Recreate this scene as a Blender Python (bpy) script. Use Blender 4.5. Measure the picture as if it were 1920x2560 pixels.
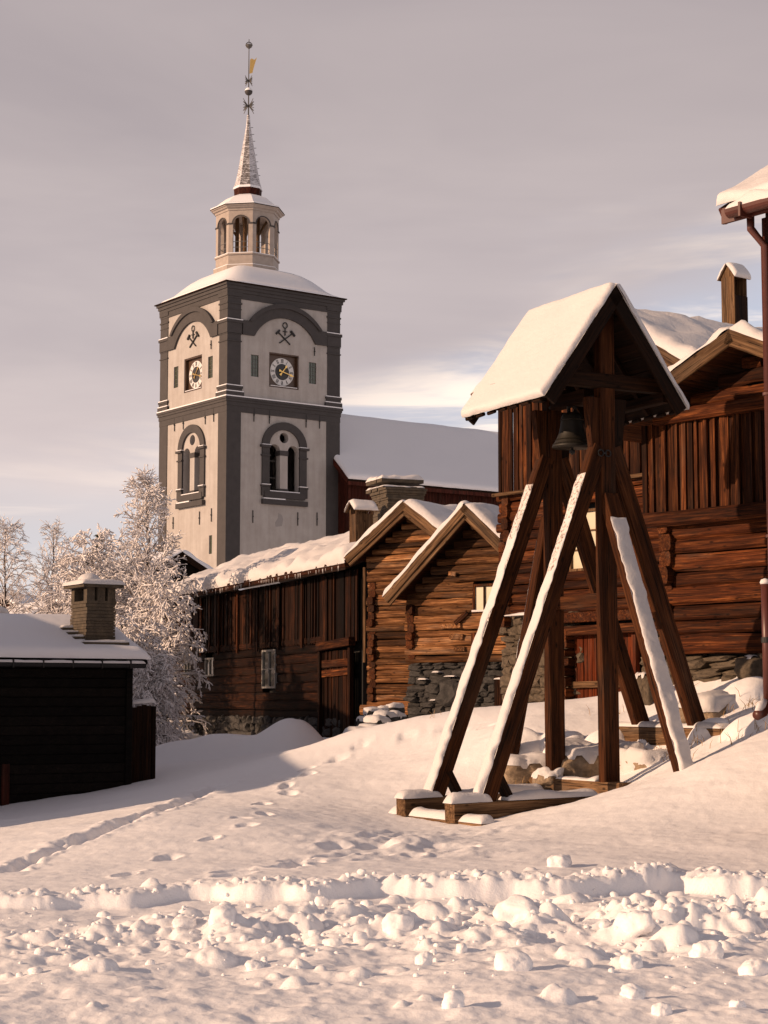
import bpy, bmesh, math, random
import numpy as np
from mathutils import Vector, Matrix, Quaternion

for o in list(bpy.data.objects):
    bpy.data.objects.remove(o, do_unlink=True)
scene = bpy.context.scene
col = scene.collection
R = math.radians

# ------------------------------------------------------------------ camera
FPX, EYE = 4500.0, 1.6                       # focal length in pixels of a 1920 wide picture, eye height
PITCH = math.atan(470 / FPX)
cam_d = bpy.data.cameras.new('camera'); cam = bpy.data.objects.new('camera', cam_d); col.objects.link(cam)
cam.location = (0, 0, EYE); cam.rotation_euler = (math.pi / 2 + PITCH, 0, 0)
cam_d.sensor_fit = 'HORIZONTAL'; cam_d.sensor_width = 36; cam_d.lens = FPX / 1920 * 36
cam_d.clip_start = .1; cam_d.clip_end = 9000
scene.camera = cam

# ------------------------------------------------------------------ light
SUN_EL, SUN_DIR = R(17.5), Vector((-0.942, -0.335))
S = Vector((SUN_DIR.x * math.cos(SUN_EL), SUN_DIR.y * math.cos(SUN_EL), math.sin(SUN_EL))).normalized()
sd = bpy.data.lights.new('sun', 'SUN'); sun = bpy.data.objects.new('sun', sd); col.objects.link(sun)
sd.energy = 3.9; sd.angle = R(0.6); sd.color = (1.0, 0.665, 0.43)
sun.rotation_mode = 'QUATERNION'; sun.rotation_quaternion = S.to_track_quat('Z', 'Y'); sun.location = (-40, -10, 30)

world = bpy.data.worlds.new('World'); scene.world = world; world.use_nodes = True
def build_world():
    nt = world.node_tree; N = nt.nodes; L = nt.links; N.clear()
    out = N.new('ShaderNodeOutputWorld'); bg = N.new('ShaderNodeBackground'); L.new(bg.outputs[0], out.inputs[0])
    bg.inputs['Strength'].default_value = .1
    sky = N.new('ShaderNodeTexSky'); sky.sky_type = 'NISHITA'; sky.sun_disc = False
    sky.sun_elevation = SUN_EL; sky.sun_rotation = math.atan2(S.x, S.y); sky.dust_density = 2.0; sky.air_density = 1.0
    tc = N.new('ShaderNodeTexCoord'); sep = N.new('ShaderNodeSeparateXYZ'); L.new(tc.outputs['Generated'], sep.inputs[0])
    vr = N.new('ShaderNodeVectorRotate'); vr.rotation_type = 'Z_AXIS'; vr.inputs['Angle'].default_value = -.11; L.new(tc.outputs['Generated'], vr.inputs['Vector'])
    def math_n(op, a, b=None, c=None, clamp=False):
        m = N.new('ShaderNodeMath'); m.operation = op; m.use_clamp = clamp
        for i, v in enumerate((a, b, c)):
            if v is None: continue
            if isinstance(v, (int, float)): m.inputs[i].default_value = v
            else: L.new(v, m.inputs[i])
        return m.outputs[0]
    def noise(scale, detail, rough, mapping, rot=(0, 0, 0), loc=(0, 0, 0)):
        mp = N.new('ShaderNodeMapping'); mp.inputs['Scale'].default_value = mapping
        mp.inputs['Rotation'].default_value = rot; mp.inputs['Location'].default_value = loc
        L.new(vr.outputs[0], mp.inputs[0])
        n = N.new('ShaderNodeTexNoise'); n.inputs['Scale'].default_value = scale
        n.inputs['Detail'].default_value = detail; n.inputs['Roughness'].default_value = rough
        n.inputs['Distortion'].default_value = .6
        L.new(mp.outputs[0], n.inputs['Vector']); return n.outputs['Fac']
    def ramp(fac, stops):
        r = N.new('ShaderNodeValToRGB'); r.color_ramp.interpolation = 'EASE'
        while len(r.color_ramp.elements) < len(stops): r.color_ramp.elements.new(.5)
        for e, (p, c) in zip(r.color_ramp.elements, stops): e.position = p; e.color = (*c, 1)
        L.new(fac, r.inputs[0]); return r.outputs[0]
    def mix(f, a, b):
        m = N.new('ShaderNodeMix'); m.data_type = 'RGBA'
        L.new(f, m.inputs[0])
        for i, v in ((6, a), (7, b)):
            if isinstance(v, tuple): m.inputs[i].default_value = (*v, 1)
            else: L.new(v, m.inputs[i])
        return m.outputs[2]
    el = sep.outputs['Z']
    # a grey-mauve cloud deck that thins out towards the horizon, with drawn-out streaks in the gap below it
    soft = noise(2.6, 4, .5, (1, 1, 3.0), (R(0), R(14), 0), (.4, 2.1, .0))
    deck = ramp(math_n('ADD', math_n('MULTIPLY_ADD', sep.outputs['X'], -.30, el), math_n('MULTIPLY', math_n('SUBTRACT', soft, .5), .26)),
                [(.118, (0, 0, 0)), (.235, (1, 1, 1))])
    tone = noise(2.2, 5, .55, (1, 1, 4.5), (0, R(-12), 0), (3.1, 0, .7))
    lum = ramp(el, [(.12, (5.5, 4.75, 4.6)), (.20, (4.25, 3.74, 3.76)), (.34, (3.34, 2.93, 3.0)), (.70, (1.7, 1.52, 1.7)), (1.0, (1.2, 1.1, 1.3))])
    var = ramp(tone, [(.30, (.90, .89, .91)), (.72, (1.12, 1.10, 1.08))])
    mm = N.new('ShaderNodeMix'); mm.data_type = 'RGBA'; mm.blend_type = 'MULTIPLY'; mm.inputs[0].default_value = 1
    L.new(lum, mm.inputs[6]); L.new(var, mm.inputs[7]); deck_col = mm.outputs[2]
    streak = ramp(noise(3.4, 6, .6, (1, 1, 9.0), (0, R(-9), 0), (7.7, 3.1, .05)), [(.47, (0, 0, 0)), (.64, (1, 1, 1))])
    skyc = N.new('ShaderNodeMix'); skyc.data_type = 'RGBA'; skyc.inputs[0].default_value = .72
    L.new(sky.outputs[0], skyc.inputs[6]); skyc.inputs[7].default_value = (4.8, 4.9, 5.6, 1)
    low = ramp(el, [(0.0, (7.2, 6.0, 5.3)), (.10, (5.5, 5.05, 5.1)), (.19, (4.1, 4.3, 5.2))])
    gap = mix(math_n('MULTIPLY', 1.0, .62), skyc.outputs[2], low)
    gap = mix(streak, gap, (9.2, 7.8, 6.7))
    final = mix(deck, gap, deck_col)
    L.new(final, bg.inputs['Color'])
build_world()
scene.view_settings.view_transform = 'Standard'; scene.view_settings.look = 'None'
scene.view_settings.exposure = 0.46; scene.view_settings.gamma = 1.0; scene.view_settings.use_curve_mapping = False
scene.render.resolution_x = 768; scene.render.resolution_y = 1024

# ------------------------------------------------------------------ helpers
CP, SP = math.cos(PITCH), math.sin(PITCH)
def at(px, py, Y):
    """survey point: what lies Y metres ahead in the direction of a picture point"""
    dx = (px - 960) / FPX; dy = (1280 - py) / FPX
    k = Y / (CP - dy * SP)
    return Vector((dx * k, Y, EYE + (SP + dy * CP) * k))

def tag(o, label=None, cat=None, group=None, kind=None):
    for k, v in (('label', label), ('category', cat), ('group', group), ('kind', kind)):
        if v: o[k] = v
    return o
def empty(name, loc, rz=0, label=None, cat=None, group=None):
    o = bpy.data.objects.new(name, None); col.objects.link(o)
    o.location = loc; o.rotation_euler = (0, 0, rz); o.empty_display_size = .2
    return tag(o, label, cat, group)
def mesh_obj(name, me, mat=None, parent=None, M=None, smooth=False):
    if mat is not None and len(me.materials) == 0: me.materials.append(mat)
    if smooth: me.polygons.foreach_set('use_smooth', [True] * len(me.polygons))
    o = bpy.data.objects.new(name, me); col.objects.link(o)
    if parent: o.parent = parent
    if M is not None: o.matrix_basis = M
    return o
def mk(name, verts, faces, mat=None, parent=None, M=None, smooth=False):
    me = bpy.data.meshes.new(name); me.from_pydata([tuple(v) for v in verts], [], faces); me.update()
    return mesh_obj(name, me, mat, parent, M, smooth)
def np_obj(name, V, F, mat, parent=None, smooth=True):
    """big mesh from numpy arrays: V (n,3), F (m,k)"""
    me = bpy.data.meshes.new(name); n, m, k = len(V), len(F), F.shape[1]
    me.vertices.add(n); me.vertices.foreach_set('co', np.ascontiguousarray(V, dtype=np.float32).ravel())
    me.loops.add(m * k); me.loops.foreach_set('vertex_index', np.ascontiguousarray(F, dtype=np.int32).ravel())
    me.polygons.add(m); me.polygons.foreach_set('loop_start', np.arange(0, m * k, k, dtype=np.int32))
    me.polygons.foreach_set('use_smooth', np.full(m, smooth))
    me.update(calc_edges=True)
    return mesh_obj(name, me, mat, parent)

class MB:
    def __init__(s): s.v = []; s.f = []
    def add(s, vs, fs):
        b = len(s.v); s.v += [tuple(v) for v in vs]; s.f += [tuple(b + i for i in f) for f in fs]; return s
    def box(s, x0, x1, y0, y1, z0, z1):
        return s.add([(x0, y0, z0), (x1, y0, z0), (x1, y1, z0), (x0, y1, z0), (x0, y0, z1), (x1, y0, z1), (x1, y1, z1), (x0, y1, z1)],
                     [(3, 2, 1, 0), (4, 5, 6, 7), (0, 1, 5, 4), (1, 2, 6, 5), (2, 3, 7, 6), (3, 0, 4, 7)])
    def bar(s, p0, p1, w, h=None, up=(0, 0, 1), ch=0.0):
        p0, p1 = Vector(p0), Vector(p1); h = w if h is None else h
        d = (p1 - p0).normalized(); up = Vector(up)
        if abs(d.dot(up)) > .99: up = Vector((0, 1, 0))
        u = d.cross(up).normalized(); n = u.cross(d).normalized(); a, b = w / 2, h / 2
        if ch: c = [(-a + ch, -b), (a - ch, -b), (a, -b + ch), (a, b - ch), (a - ch, b), (-a + ch, b), (-a, b - ch), (-a, -b + ch)]
        else: c = [(-a, -b), (a, -b), (a, b), (-a, b)]
        k = len(c); vs = [p + u * x + n * y for p in (p0, p1) for x, y in c]
        return s.add(vs, [tuple(range(k))[::-1], tuple(range(k, 2 * k))] + [(i, (i + 1) % k, k + (i + 1) % k, k + i) for i in range(k)])
    def tube(s, pts, r, n=10, cap=True):
        pts = [Vector(p) for p in pts]; rs = r if isinstance(r, (list, tuple)) else [r] * len(pts)
        vs = []; ref = Vector((0, 0, 1)); fs = []
        for i, p in enumerate(pts):
            d = (pts[min(i + 1, len(pts) - 1)] - pts[max(i - 1, 0)]).normalized()
            a = ref if abs(d.dot(ref)) < .95 else Vector((0, 1, 0))
            u = d.cross(a).normalized(); w = u.cross(d)
            for j in range(n):
                t = 2 * math.pi * j / n; vs.append(p + (u * math.cos(t) + w * math.sin(t)) * rs[i])
        for i in range(len(pts) - 1):
            for j in range(n): fs.append((i * n + j, i * n + (j + 1) % n, (i + 1) * n + (j + 1) % n, (i + 1) * n + j))
        if cap: fs += [tuple(range(n))[::-1], tuple(range((len(pts) - 1) * n, len(pts) * n))]
        return s.add(vs, fs)
    def lathe(s, prof, n=24, c=(0, 0), off=0.0):
        vs = []; fs = []
        for r, z in prof:
            for j in range(n):
                t = 2 * math.pi * j / n + off; vs.append((c[0] + r * math.cos(t), c[1] + r * math.sin(t), z))
        for i in range(len(prof) - 1):
            for j in range(n): fs.append((i * n + j, i * n + (j + 1) % n, (i + 1) * n + (j + 1) % n, (i + 1) * n + j))
        fs += [tuple(range(n))[::-1], tuple(range((len(prof) - 1) * n, len(prof) * n))]
        return s.add(vs, fs)
    def prism(s, poly, fn, d0, d1):
        """poly of (a, b); fn(a, b, d) -> point"""
        n = len(poly); vs = [fn(a, b, d) for d in (d0, d1) for a, b in poly]
        return s.add(vs, [tuple(range(n))[::-1], tuple(range(n, 2 * n))] + [(i, (i + 1) % n, n + (i + 1) % n, n + i) for i in range(n)])
    def build(s, name, mat, parent=None, M=None, smooth=False):
        me = bpy.data.meshes.new(name); me.from_pydata(s.v, [], s.f); me.update()
        bm = bmesh.new(); bm.from_mesh(me); bmesh.ops.recalc_face_normals(bm, faces=bm.faces); bm.to_mesh(me); bm.free()
        return mesh_obj(name, me, mat, parent, M, smooth)

def beam(name, p0, p1, w, h, mat, parent, up=(0, 0, 1), ch=.012, rnd=None, seg=1, wob=0.0):
    """a sawn or hewn timber of its own: local z runs along it, local x across, local y towards 'up'"""
    p0, p1 = Vector(p0), Vector(p1); d = p1 - p0; Ln = d.length; d.normalize(); up = Vector(up)
    if abs(d.dot(up)) > .99: up = Vector((0, -1, 0))
    u = d.cross(up).normalized(); n = u.cross(d).normalized()
    M = Matrix((( u.x, n.x, d.x, p0.x), (u.y, n.y, d.y, p0.y), (u.z, n.z, d.z, p0.z), (0, 0, 0, 1)))
    if u.cross(n).dot(d) < 0:
        u = -u; M = Matrix((( u.x, n.x, d.x, p0.x), (u.y, n.y, d.y, p0.y), (u.z, n.z, d.z, p0.z), (0, 0, 0, 1)))
    a, b = w / 2, h / 2; r = rnd or random
    c = [(-a + ch, -b), (a - ch, -b), (a, -b + ch), (a, b - ch), (a - ch, b), (-a + ch, b), (-a, b - ch), (-a, -b + ch)]
    vs = []; fs = []; k = 8
    for i in range(seg + 1):
        ox, oy = (r.uniform(-wob, wob), r.uniform(-wob, wob)) if wob else (0, 0); sc = 1 + (r.uniform(-wob, wob) * 1.5 if wob else 0)
        vs += [(x * sc + ox, y * sc + oy, Ln * i / seg) for x, y in c]
    for i in range(seg):
        fs += [(i * k + j, i * k + (j + 1) % k, (i + 1) * k + (j + 1) % k, (i + 1) * k + j) for j in range(k)]
    fs += [tuple(range(k))[::-1], tuple(range(seg * k, seg * k + k))]
    return mk(name, vs, fs, mat, parent, M)

# vectorised value noise
def _h(ix, iy, iz, seed):
    n = (ix * 374761393 + iy * 668265263 + iz * 2147483647 + seed * 974634777) & 0xffffffff
    n = ((n ^ (n >> 13)) * 1274126177) & 0xffffffff
    n = ((n ^ (n >> 16)) * 2246822519) & 0xffffffff
    return ((n ^ (n >> 15)) & 0xffff) / 65535.0
def vnoise(x, y, z=None, seed=0):
    x = np.asarray(x, float); y = np.asarray(y, float)
    ix = np.floor(x).astype(np.int64); iy = np.floor(y).astype(np.int64); fx = x - ix; fy = y - iy
    fx = fx * fx * fx * (fx * (fx * 6 - 15) + 10); fy = fy * fy * fy * (fy * (fy * 6 - 15) + 10)
    def lay(iz):
        a = _h(ix, iy, iz, seed); b = _h(ix + 1, iy, iz, seed); c = _h(ix, iy + 1, iz, seed); d = _h(ix + 1, iy + 1, iz, seed)
        return (a * (1 - fx) + b * fx) * (1 - fy) + (c * (1 - fx) + d * fx) * fy
    if z is None: return lay(np.zeros_like(ix)) * 2 - 1
    z = np.asarray(z, float); iz = np.floor(z).astype(np.int64); fz = z - iz; fz = fz * fz * (3 - 2 * fz)
    return (lay(iz) * (1 - fz) + lay(iz + 1) * fz) * 2 - 1
def fbm(x, y, seed=0, oct=4, z=None, gain=.5):
    t = 0; a = 1; s = 1
    for i in range(oct):
        t = t + a * vnoise(x * s + i * 17.3, y * s - i * 9.1, None if z is None else z * s, seed + i * 31); a *= gain; s *= 2.03
    return t
def sstep(a, b, x):
    t = np.clip((x - a) / (b - a), 0, 1); return t * t * (3 - 2 * t)

# ------------------------------------------------------------------ materials
MAT = {}
def nodes(name):
    m = bpy.data.materials.new(name); m.use_nodes = True; MAT[name] = m
    nt = m.node_tree; b = nt.nodes['Principled BSDF']; return m, nt.nodes, nt.links, b
def n_noise(N, L, vec, scale, detail=4, rough=.55, dist=0.0):
    n = N.new('ShaderNodeTexNoise'); n.inputs['Scale'].default_value = scale; n.inputs['Detail'].default_value = detail
    n.inputs['Roughness'].default_value = rough; n.inputs['Distortion'].default_value = dist
    if vec is not None: L.new(vec, n.inputs['Vector'])
    return n.outputs['Fac']
def n_map(N, L, vec, sc, loc=(0, 0, 0)):
    mp = N.new('ShaderNodeMapping'); mp.inputs['Scale'].default_value = sc; mp.inputs['Location'].default_value = loc
    L.new(vec, mp.inputs[0]); return mp.outputs[0]
def n_ramp(N, L, fac, stops):
    r = N.new('ShaderNodeValToRGB')
    while len(r.color_ramp.elements) < len(stops): r.color_ramp.elements.new(.5)
    for e, (p, c) in zip(r.color_ramp.elements, stops): e.position = p; e.color = (*c, 1)
    L.new(fac, r.inputs[0]); return r.outputs[0]
def n_bump(N, L, h, strength, dist, nxt=None):
    b = N.new('ShaderNodeBump'); b.inputs['Strength'].default_value = strength; b.inputs['Distance'].default_value = dist
    L.new(h, b.inputs['Height'])
    if nxt is not None: L.new(nxt, b.inputs['Normal'])
    return b.outputs[0]
def n_mul(N, L, a, b, op='MULTIPLY'):
    m = N.new('ShaderNodeMix'); m.data_type = 'RGBA'; m.blend_type = op; m.inputs[0].default_value = 1
    for i, v in ((6, a), (7, b)):
        if isinstance(v, tuple): m.inputs[i].default_value = (*v, 1)
        else: L.new(v, m.inputs[i])
    return m.outputs[2]

def simple(name, c, rough=.7, metal=0.0, var=.0, scale=6.0, bump=0.0, bscale=20.0, bdist=.01):
    m, N, L, b = nodes(name); b.inputs['Roughness'].default_value = rough; b.inputs['Metallic'].default_value = metal
    tc = N.new('ShaderNodeTexCoord').outputs['Object']
    if var:
        f = n_noise(N, L, tc, scale, 5, .6)
        lo = tuple(x * (1 - var) for x in c); hi = tuple(min(1, x * (1 + var)) for x in c)
        L.new(n_ramp(N, L, f, [(.3, lo), (.7, hi)]), b.inputs['Base Color'])
    else: b.inputs['Base Color'].default_value = (*c, 1)
    if bump: L.new(n_bump(N, L, n_noise(N, L, tc, bscale, 5, .6), bump, bdist), b.inputs['Normal'])
    return m
def wood(name, dark, mid, light, axis, rnd=.55, rough=.75, k=1.0):
    m, N, L, b = nodes(name); b.inputs['Roughness'].default_value = rough
    b.inputs['Specular IOR Level'].default_value = .10
    tc = N.new('ShaderNodeTexCoord').outputs['Object']; oi = N.new('ShaderNodeObjectInfo').outputs['Random']
    # shift the grain from piece to piece
    sh = N.new('ShaderNodeVectorMath'); sh.operation = 'ADD'; L.new(tc, sh.inputs[0])
    cm = N.new('ShaderNodeCombineXYZ'); ml = N.new('ShaderNodeMath'); ml.operation = 'MULTIPLY'; ml.inputs[1].default_value = 57.0
    L.new(oi, ml.inputs[0]); [L.new(ml.outputs[0], cm.inputs[i]) for i in range(3)]; L.new(cm.outputs[0], sh.inputs[1])
    v = sh.outputs[0]
    sc = [26 * k, 26 * k, 26 * k]; sc['xyz'.index(axis)] = 1.1 * k
    grain = n_noise(N, L, n_map(N, L, v, tuple(sc)), 1.0, 6, .65, .4)
    sc2 = [5 * k, 5 * k, 5 * k]; sc2['xyz'.index(axis)] = .8 * k
    blot = n_noise(N, L, n_map(N, L, v, tuple(sc2)), 1.0, 4, .6)
    sc3 = [7 * k, 7 * k, 7 * k]; sc3['xyz'.index(axis)] = 3.0 * k
    vor = N.new('ShaderNodeTexVoronoi'); vor.inputs['Scale'].default_value = 1.0; L.new(n_map(N, L, v, tuple(sc3)), vor.inputs['Vector'])
    knot = n_ramp(N, L, vor.outputs['Distance'], [(.07, (.28, .28, .28)), (.16, (1, 1, 1))])
    c = n_ramp(N, L, grain, [(.30, dark), (.52, mid), (.74, light)])
    gsc = [2.2 * k] * 3; gsc['xyz'.index(axis)] = .5 * k; gv = sum(mid) / 3 * 1.25
    gm = n_ramp(N, L, n_noise(N, L, n_map(N, L, v, tuple(gsc), (3, 7, 1)), 1.0, 5, .65), [(.52, (0, 0, 0)), (.72, (.6, .6, .6))])
    gx = N.new('ShaderNodeMix'); gx.data_type = 'RGBA'; L.new(gm, gx.inputs[0]); L.new(c, gx.inputs[6]); gx.inputs[7].default_value = (gv * 1.2, gv * .95, gv * .72, 1); c = gx.outputs[2]
    bl = n_ramp(N, L, blot, [(.28, (.45, .42, .40)), (.7, (1.25, 1.22, 1.2))])
    sc4 = [60 * k, 60 * k, 60 * k]; sc4['xyz'.index(axis)] = 1.6 * k
    crack = n_ramp(N, L, n_noise(N, L, n_map(N, L, v, tuple(sc4)), 1.0, 3, .5, .8), [(.34, (.12, .12, .12)), (.44, (1, 1, 1))])
    c = n_mul(N, L, n_mul(N, L, n_mul(N, L, c, bl), knot), crack)
    rr = n_ramp(N, L, oi, [(0, (1 - rnd, 1 - rnd * 1.02, 1 - rnd * 1.02)), (.55, (1, 1, 1)), (1, (1 + rnd, 1 + rnd * 1.05, 1 + rnd * 1.1))])
    L.new(n_mul(N, L, c, rr), b.inputs['Base Color'])
    L.new(n_bump(N, L, grain, .75, .012), b.inputs['Normal'])
    return m
def snow(name, c=(.86, .85, .86), lump=.35, fine=.35, ls=9.0, sss=0.0):
    m, N, L, b = nodes(name); b.inputs['Roughness'].default_value = .62; b.inputs['Specular IOR Level'].default_value = .2
    b.inputs['Base Color'].default_value = (*c, 1)
    if sss: b.inputs['Subsurface Weight'].default_value = sss; b.inputs['Subsurface Radius'].default_value = (1, 1, 1); b.inputs['Subsurface Scale'].default_value = .04
    geo = N.new('ShaderNodeNewGeometry').outputs['Position']
    f1 = n_noise(N, L, geo, ls, 4, .6); f2 = n_noise(N, L, geo, 75.0, 3, .65); f3 = n_noise(N, L, geo, 30.0, 3, .6)
    h = n_bump(N, L, f1, lump, .04); h = n_bump(N, L, f3, fine * .8, .010, h); L.new(n_bump(N, L, f2, fine, .004, h), b.inputs['Normal'])
    return m

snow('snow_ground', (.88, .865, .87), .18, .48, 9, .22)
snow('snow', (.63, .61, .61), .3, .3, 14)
snow('rime', (.84, .80, .79), .1, .1, 14)
snow('snow_far', (.78, .775, .80), .25, .05, 2.5)
snow('clod', (.88, .865, .87), .35, .35, 14, .3)
simple('gravel_snow', (.42, .33, .25), .8, 0, .5, 20)
wood('log_wood', (.011, .0028, .0010), (.060, .0160, .0043), (.21, .072, .021), 'x', .6)
wood('log_tan', (.036, .0135, .0054), (.175, .077, .030), (.50, .265, .115), 'x', .75)
wood('log_side', (.020, .0058, .0022), (.070, .021, .0060), (.16, .058, .018), 'y', .5)
wood('plank_wood', (.009, .0027, .0012), (.062, .0182, .0053), (.25, .092, .029), 'z', .85)
wood('grey_board', (.050, .027, .014), (.135, .078, .040), (.26, .165, .09), 'z', .3)
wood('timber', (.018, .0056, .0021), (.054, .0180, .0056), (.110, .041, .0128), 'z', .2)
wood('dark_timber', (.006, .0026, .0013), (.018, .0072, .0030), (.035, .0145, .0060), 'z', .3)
wood('tarred', (.0035, .0027, .0022), (.0080, .0058, .0046), (.015, .011, .008), 'x', .4)
wood('red_board', (.024, .0060, .0040), (.058, .0145, .0090), (.10, .028, .017), 'z', .35)
wood('door_red', (.035, .0065, .0022), (.105, .0210, .0055), (.16, .040, .012), 'z', .3)
wood('barn_log', (.004, .0013, .0006), (.015, .0046, .0016), (.058, .019, .006), 'x', .6)  # barn logs: shade lying on the barn wall is put into this darker colour
wood('barn_plank', (.003, .0010, .0005), (.016, .0049, .0016), (.085, .028, .009), 'z', .85)  # barn planks, darkened in the same way to stand in for shade
def plaster():
    m, N, L, b = nodes('plaster'); b.inputs['Roughness'].default_value = .9
    tc = N.new('ShaderNodeTexCoord').outputs['Object']
    a = n_ramp(N, L, n_noise(N, L, tc, .9, 6, .65), [(.3, (.34, .315, .298)), (.7, (.42, .397, .38))])
    s = n_ramp(N, L, n_noise(N, L, n_map(N, L, tc, (2.6, 2.6, .16)), 1.0, 5, .6), [(.32, (.87, .855, .84)), (.58, (1, 1, 1))])
    L.new(n_mul(N, L, a, s), b.inputs['Base Color']); L.new(n_bump(N, L, n_noise(N, L, tc, 6, 6, .7), .35, .03), b.inputs['Normal'])
plaster()
simple('grey_trim', (.042, .037, .037), .75, 0, .15, 2.0, .15, 8, .02)
simple('lantern_paint', (.33, .28, .245), .7, 0, .12, 3)
simple('iron', (.012, .011, .011), .55, .3)
simple('iron_light', (.10, .095, .09), .6, .3)
simple('gold', (.80, .50, .16), .28, 1.0)
simple('dial_white', (.60, .59, .58), .5)
simple('dial_black', (.018, .016, .016), .45)
simple('dial_brown', (.060, .030, .015), .4)
simple('bronze', (.014, .011, .007), .55, .3, .35, 9)
simple('stone', (.085, .063, .041), .85, 0, .5, 5, .6, 14, .03)
simple('slate', (.070, .052, .033), .8, 0, .45, 7, .5, 20, .02)
simple('rock', (.24, .175, .115), .85, 0, .45, 4, .7, 10, .04)
simple('dark_rock', (.035, .032, .030), .8, 0, .5, 5, .7, 12, .04)
simple('red_metal', (.075, .020, .013), .4, 0, .2, 5)
simple('white_paint', (.20, .195, .185), .5, 0, .1, 6)
simple('bark', (.055, .038, .028), .85, 0, .5, 8)
simple('needles', (.018, .024, .014), .8)
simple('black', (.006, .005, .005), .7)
simple('patch', (.27, .255, .25), .9)
def speckle(name):
    m, N, L, b = nodes(name); b.inputs['Roughness'].default_value = .7
    tc = N.new('ShaderNodeTexCoord').outputs['Object']; f = n_noise(N, L, tc, 22.0, 5, .75)
    L.new(n_ramp(N, L, f, [(.36, (.07, .026, .010)), (.52, (.72, .66, .63))]), b.inputs['Base Color']); L.new(n_bump(N, L, f, .8, .02), b.inputs['Normal'])
speckle('snow_speckle')
def panes(name, c, rough, coat):
    m, N, L, b = nodes(name); b.inputs['Base Color'].default_value = (*c, 1); b.inputs['Roughness'].default_value = rough
    b.inputs['Specular IOR Level'].default_value = .6; b.inputs['Coat Weight'].default_value = coat; b.inputs['Coat Roughness'].default_value = .06
    return m
panes('pane_green', (.055, .065, .038), .25, .5)
panes('pane_sky_cream', (.58, .52, .37), .3, .6)  # cream base colour stands in for bright sky reflected in the glass
panes('pane_dark', (.020, .022, .018), .12, .5)
def spire_mat(name, lo, hi):
    m, N, L, b = nodes(name); b.inputs['Roughness'].default_value = .8
    tc = N.new('ShaderNodeTexCoord').outputs['Object']
    w = N.new('ShaderNodeTexWave'); w.bands_direction = 'Z'; w.inputs['Scale'].default_value = 2.4; w.inputs['Distortion'].default_value = 3.5
    w.inputs['Detail'].default_value = 3; w.inputs['Detail Scale'].default_value = 3; L.new(tc, w.inputs['Vector'])
    n = n_noise(N, L, n_map(N, L, tc, (3, 3, 5)), 1.0, 5, .7)
    mx = N.new('ShaderNodeMath'); mx.operation = 'MULTIPLY_ADD'; mx.inputs[1].default_value = .20; L.new(w.outputs['Fac'], mx.inputs[0]); L.new(n, mx.inputs[2])
    L.new(n_ramp(N, L, mx.outputs[0], [(lo, (.085, .076, .076)), (hi, (.60, .59, .62))]), b.inputs['Base Color'])
    L.new(n_bump(N, L, w.outputs['Fac'], .25, .03), b.inputs['Normal'])
spire_mat('spire_slate', .58, .80); spire_mat('spire_snowy', .36, .70)

# ------------------------------------------------------------------ terrain
CPX = [  # (picture x, y, metres ahead)
    (0, 2250, 14.4), (500, 2215, 15.2), (960, 2185, 15.9), (1440, 2170, 16.6), (1920, 2165, 16.8),
    (0, 2160, 19), (0, 2090, 25), (0, 2050, 31), (0, 2012, 35.5), (200, 1985, 36.5), (380, 1950, 37.5),
    (300, 2110, 19.3), (300, 2040, 25), (330, 2000, 30), (450, 1950, 34), (600, 2110, 19), (600, 2020, 23.6), (640, 1925, 31),
    (760, 1872, 32), (870, 1832, 32.5), (1050, 1792, 32), (1200, 1778, 31), (1400, 1762, 30.5),
    (800, 1960, 28), (800, 2060, 21), (700, 1960, 28), (930, 2000, 26.4), (1000, 1900, 29.5), (1130, 1880, 28.6), (985, 2040, 24.9), (1060, 2054, 24.1), (1150, 2066, 23.3), (1240, 2066, 22.8), (1000, 2088, 21.0), (1100, 2098, 21.0),
    (1290, 1970, 26.6), (1400, 1989, 25.5), (1500, 1995, 24.5), (1300, 2040, 23.1), (1400, 2008, 23.4), (1540, 1976, 23.7), (1720, 1928, 23.0), (1920, 1872, 22.6),
    (1000, 2124, 19.0), (1100, 2165, 17.0), (1500, 2085, 19.8), (1900, 2080, 19.0), (1920, 1990, 21), (1600, 2140, 17.5), (1800, 1985, 21.5),
    (1600, 1905, 26.0), (1300, 1850, 27.4), (1300, 1800, 28.3), (1600, 1785, 28.3), (1800, 1800, 25.6), (1900, 1765, 26),
    (1500, 1765, 29.5), (1700, 1692, 28.9), (1900, 1672, 27.8), (1920, 1840, 23.6), (1480, 1762, 33),
    (600, 1905, 44), (450, 1905, 42), (440, 1880, 60), (700, 1905, 47), (860, 1880, 47), (1000, 1850, 43), (1150, 1810, 41),
]
CPW = [(-8, 2, 0), (0, 2, 0), (8, 2, 0), (-8, 8, 0), (0, 8, 0), (8, 8, 0), (-8, 12, 0), (-2, 12, 0), (3, 12, 0), (8, 12, .02), (-8, 14.2, 0), (8, 15, .05),
       (-20, 10, 0), (20, 10, .3), (-20, 25, -.5), (-12, 34, -.6), (-9, 28, -.45), (-25, 45, -.6), (-14, 50, -.3), (-10, 58, 0), (-20, 70, 0), (8, 24, 1.2), (12, 20, 1), (14, 30, 2.2), (10, 36, 2.0), (4, 37, 1.5),
       (0, 55, 1.0), (8, 50, 2), (0, 70, 2), (20, 60, 3), (-10, 72, .8), (-40, 60, -.5), (40, 40, 3), (-15, 90, 2.5), (5, 90, 4), (30, 90, 5), (-40, 95, 1), (0, -20, 0), (-20, -20, 0), (20, -20, 0)]
_c = np.array([tuple(at(*p)) for p in CPX] + CPW); _P = _c[:, :2] / 10; _n = len(_P)
def _k(r2): return .5 * r2 * np.log(r2 + 1e-9)
_K = _k(((_P[:, None] - _P[None]) ** 2).sum(-1)) + np.eye(_n) * 8e-3
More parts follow.
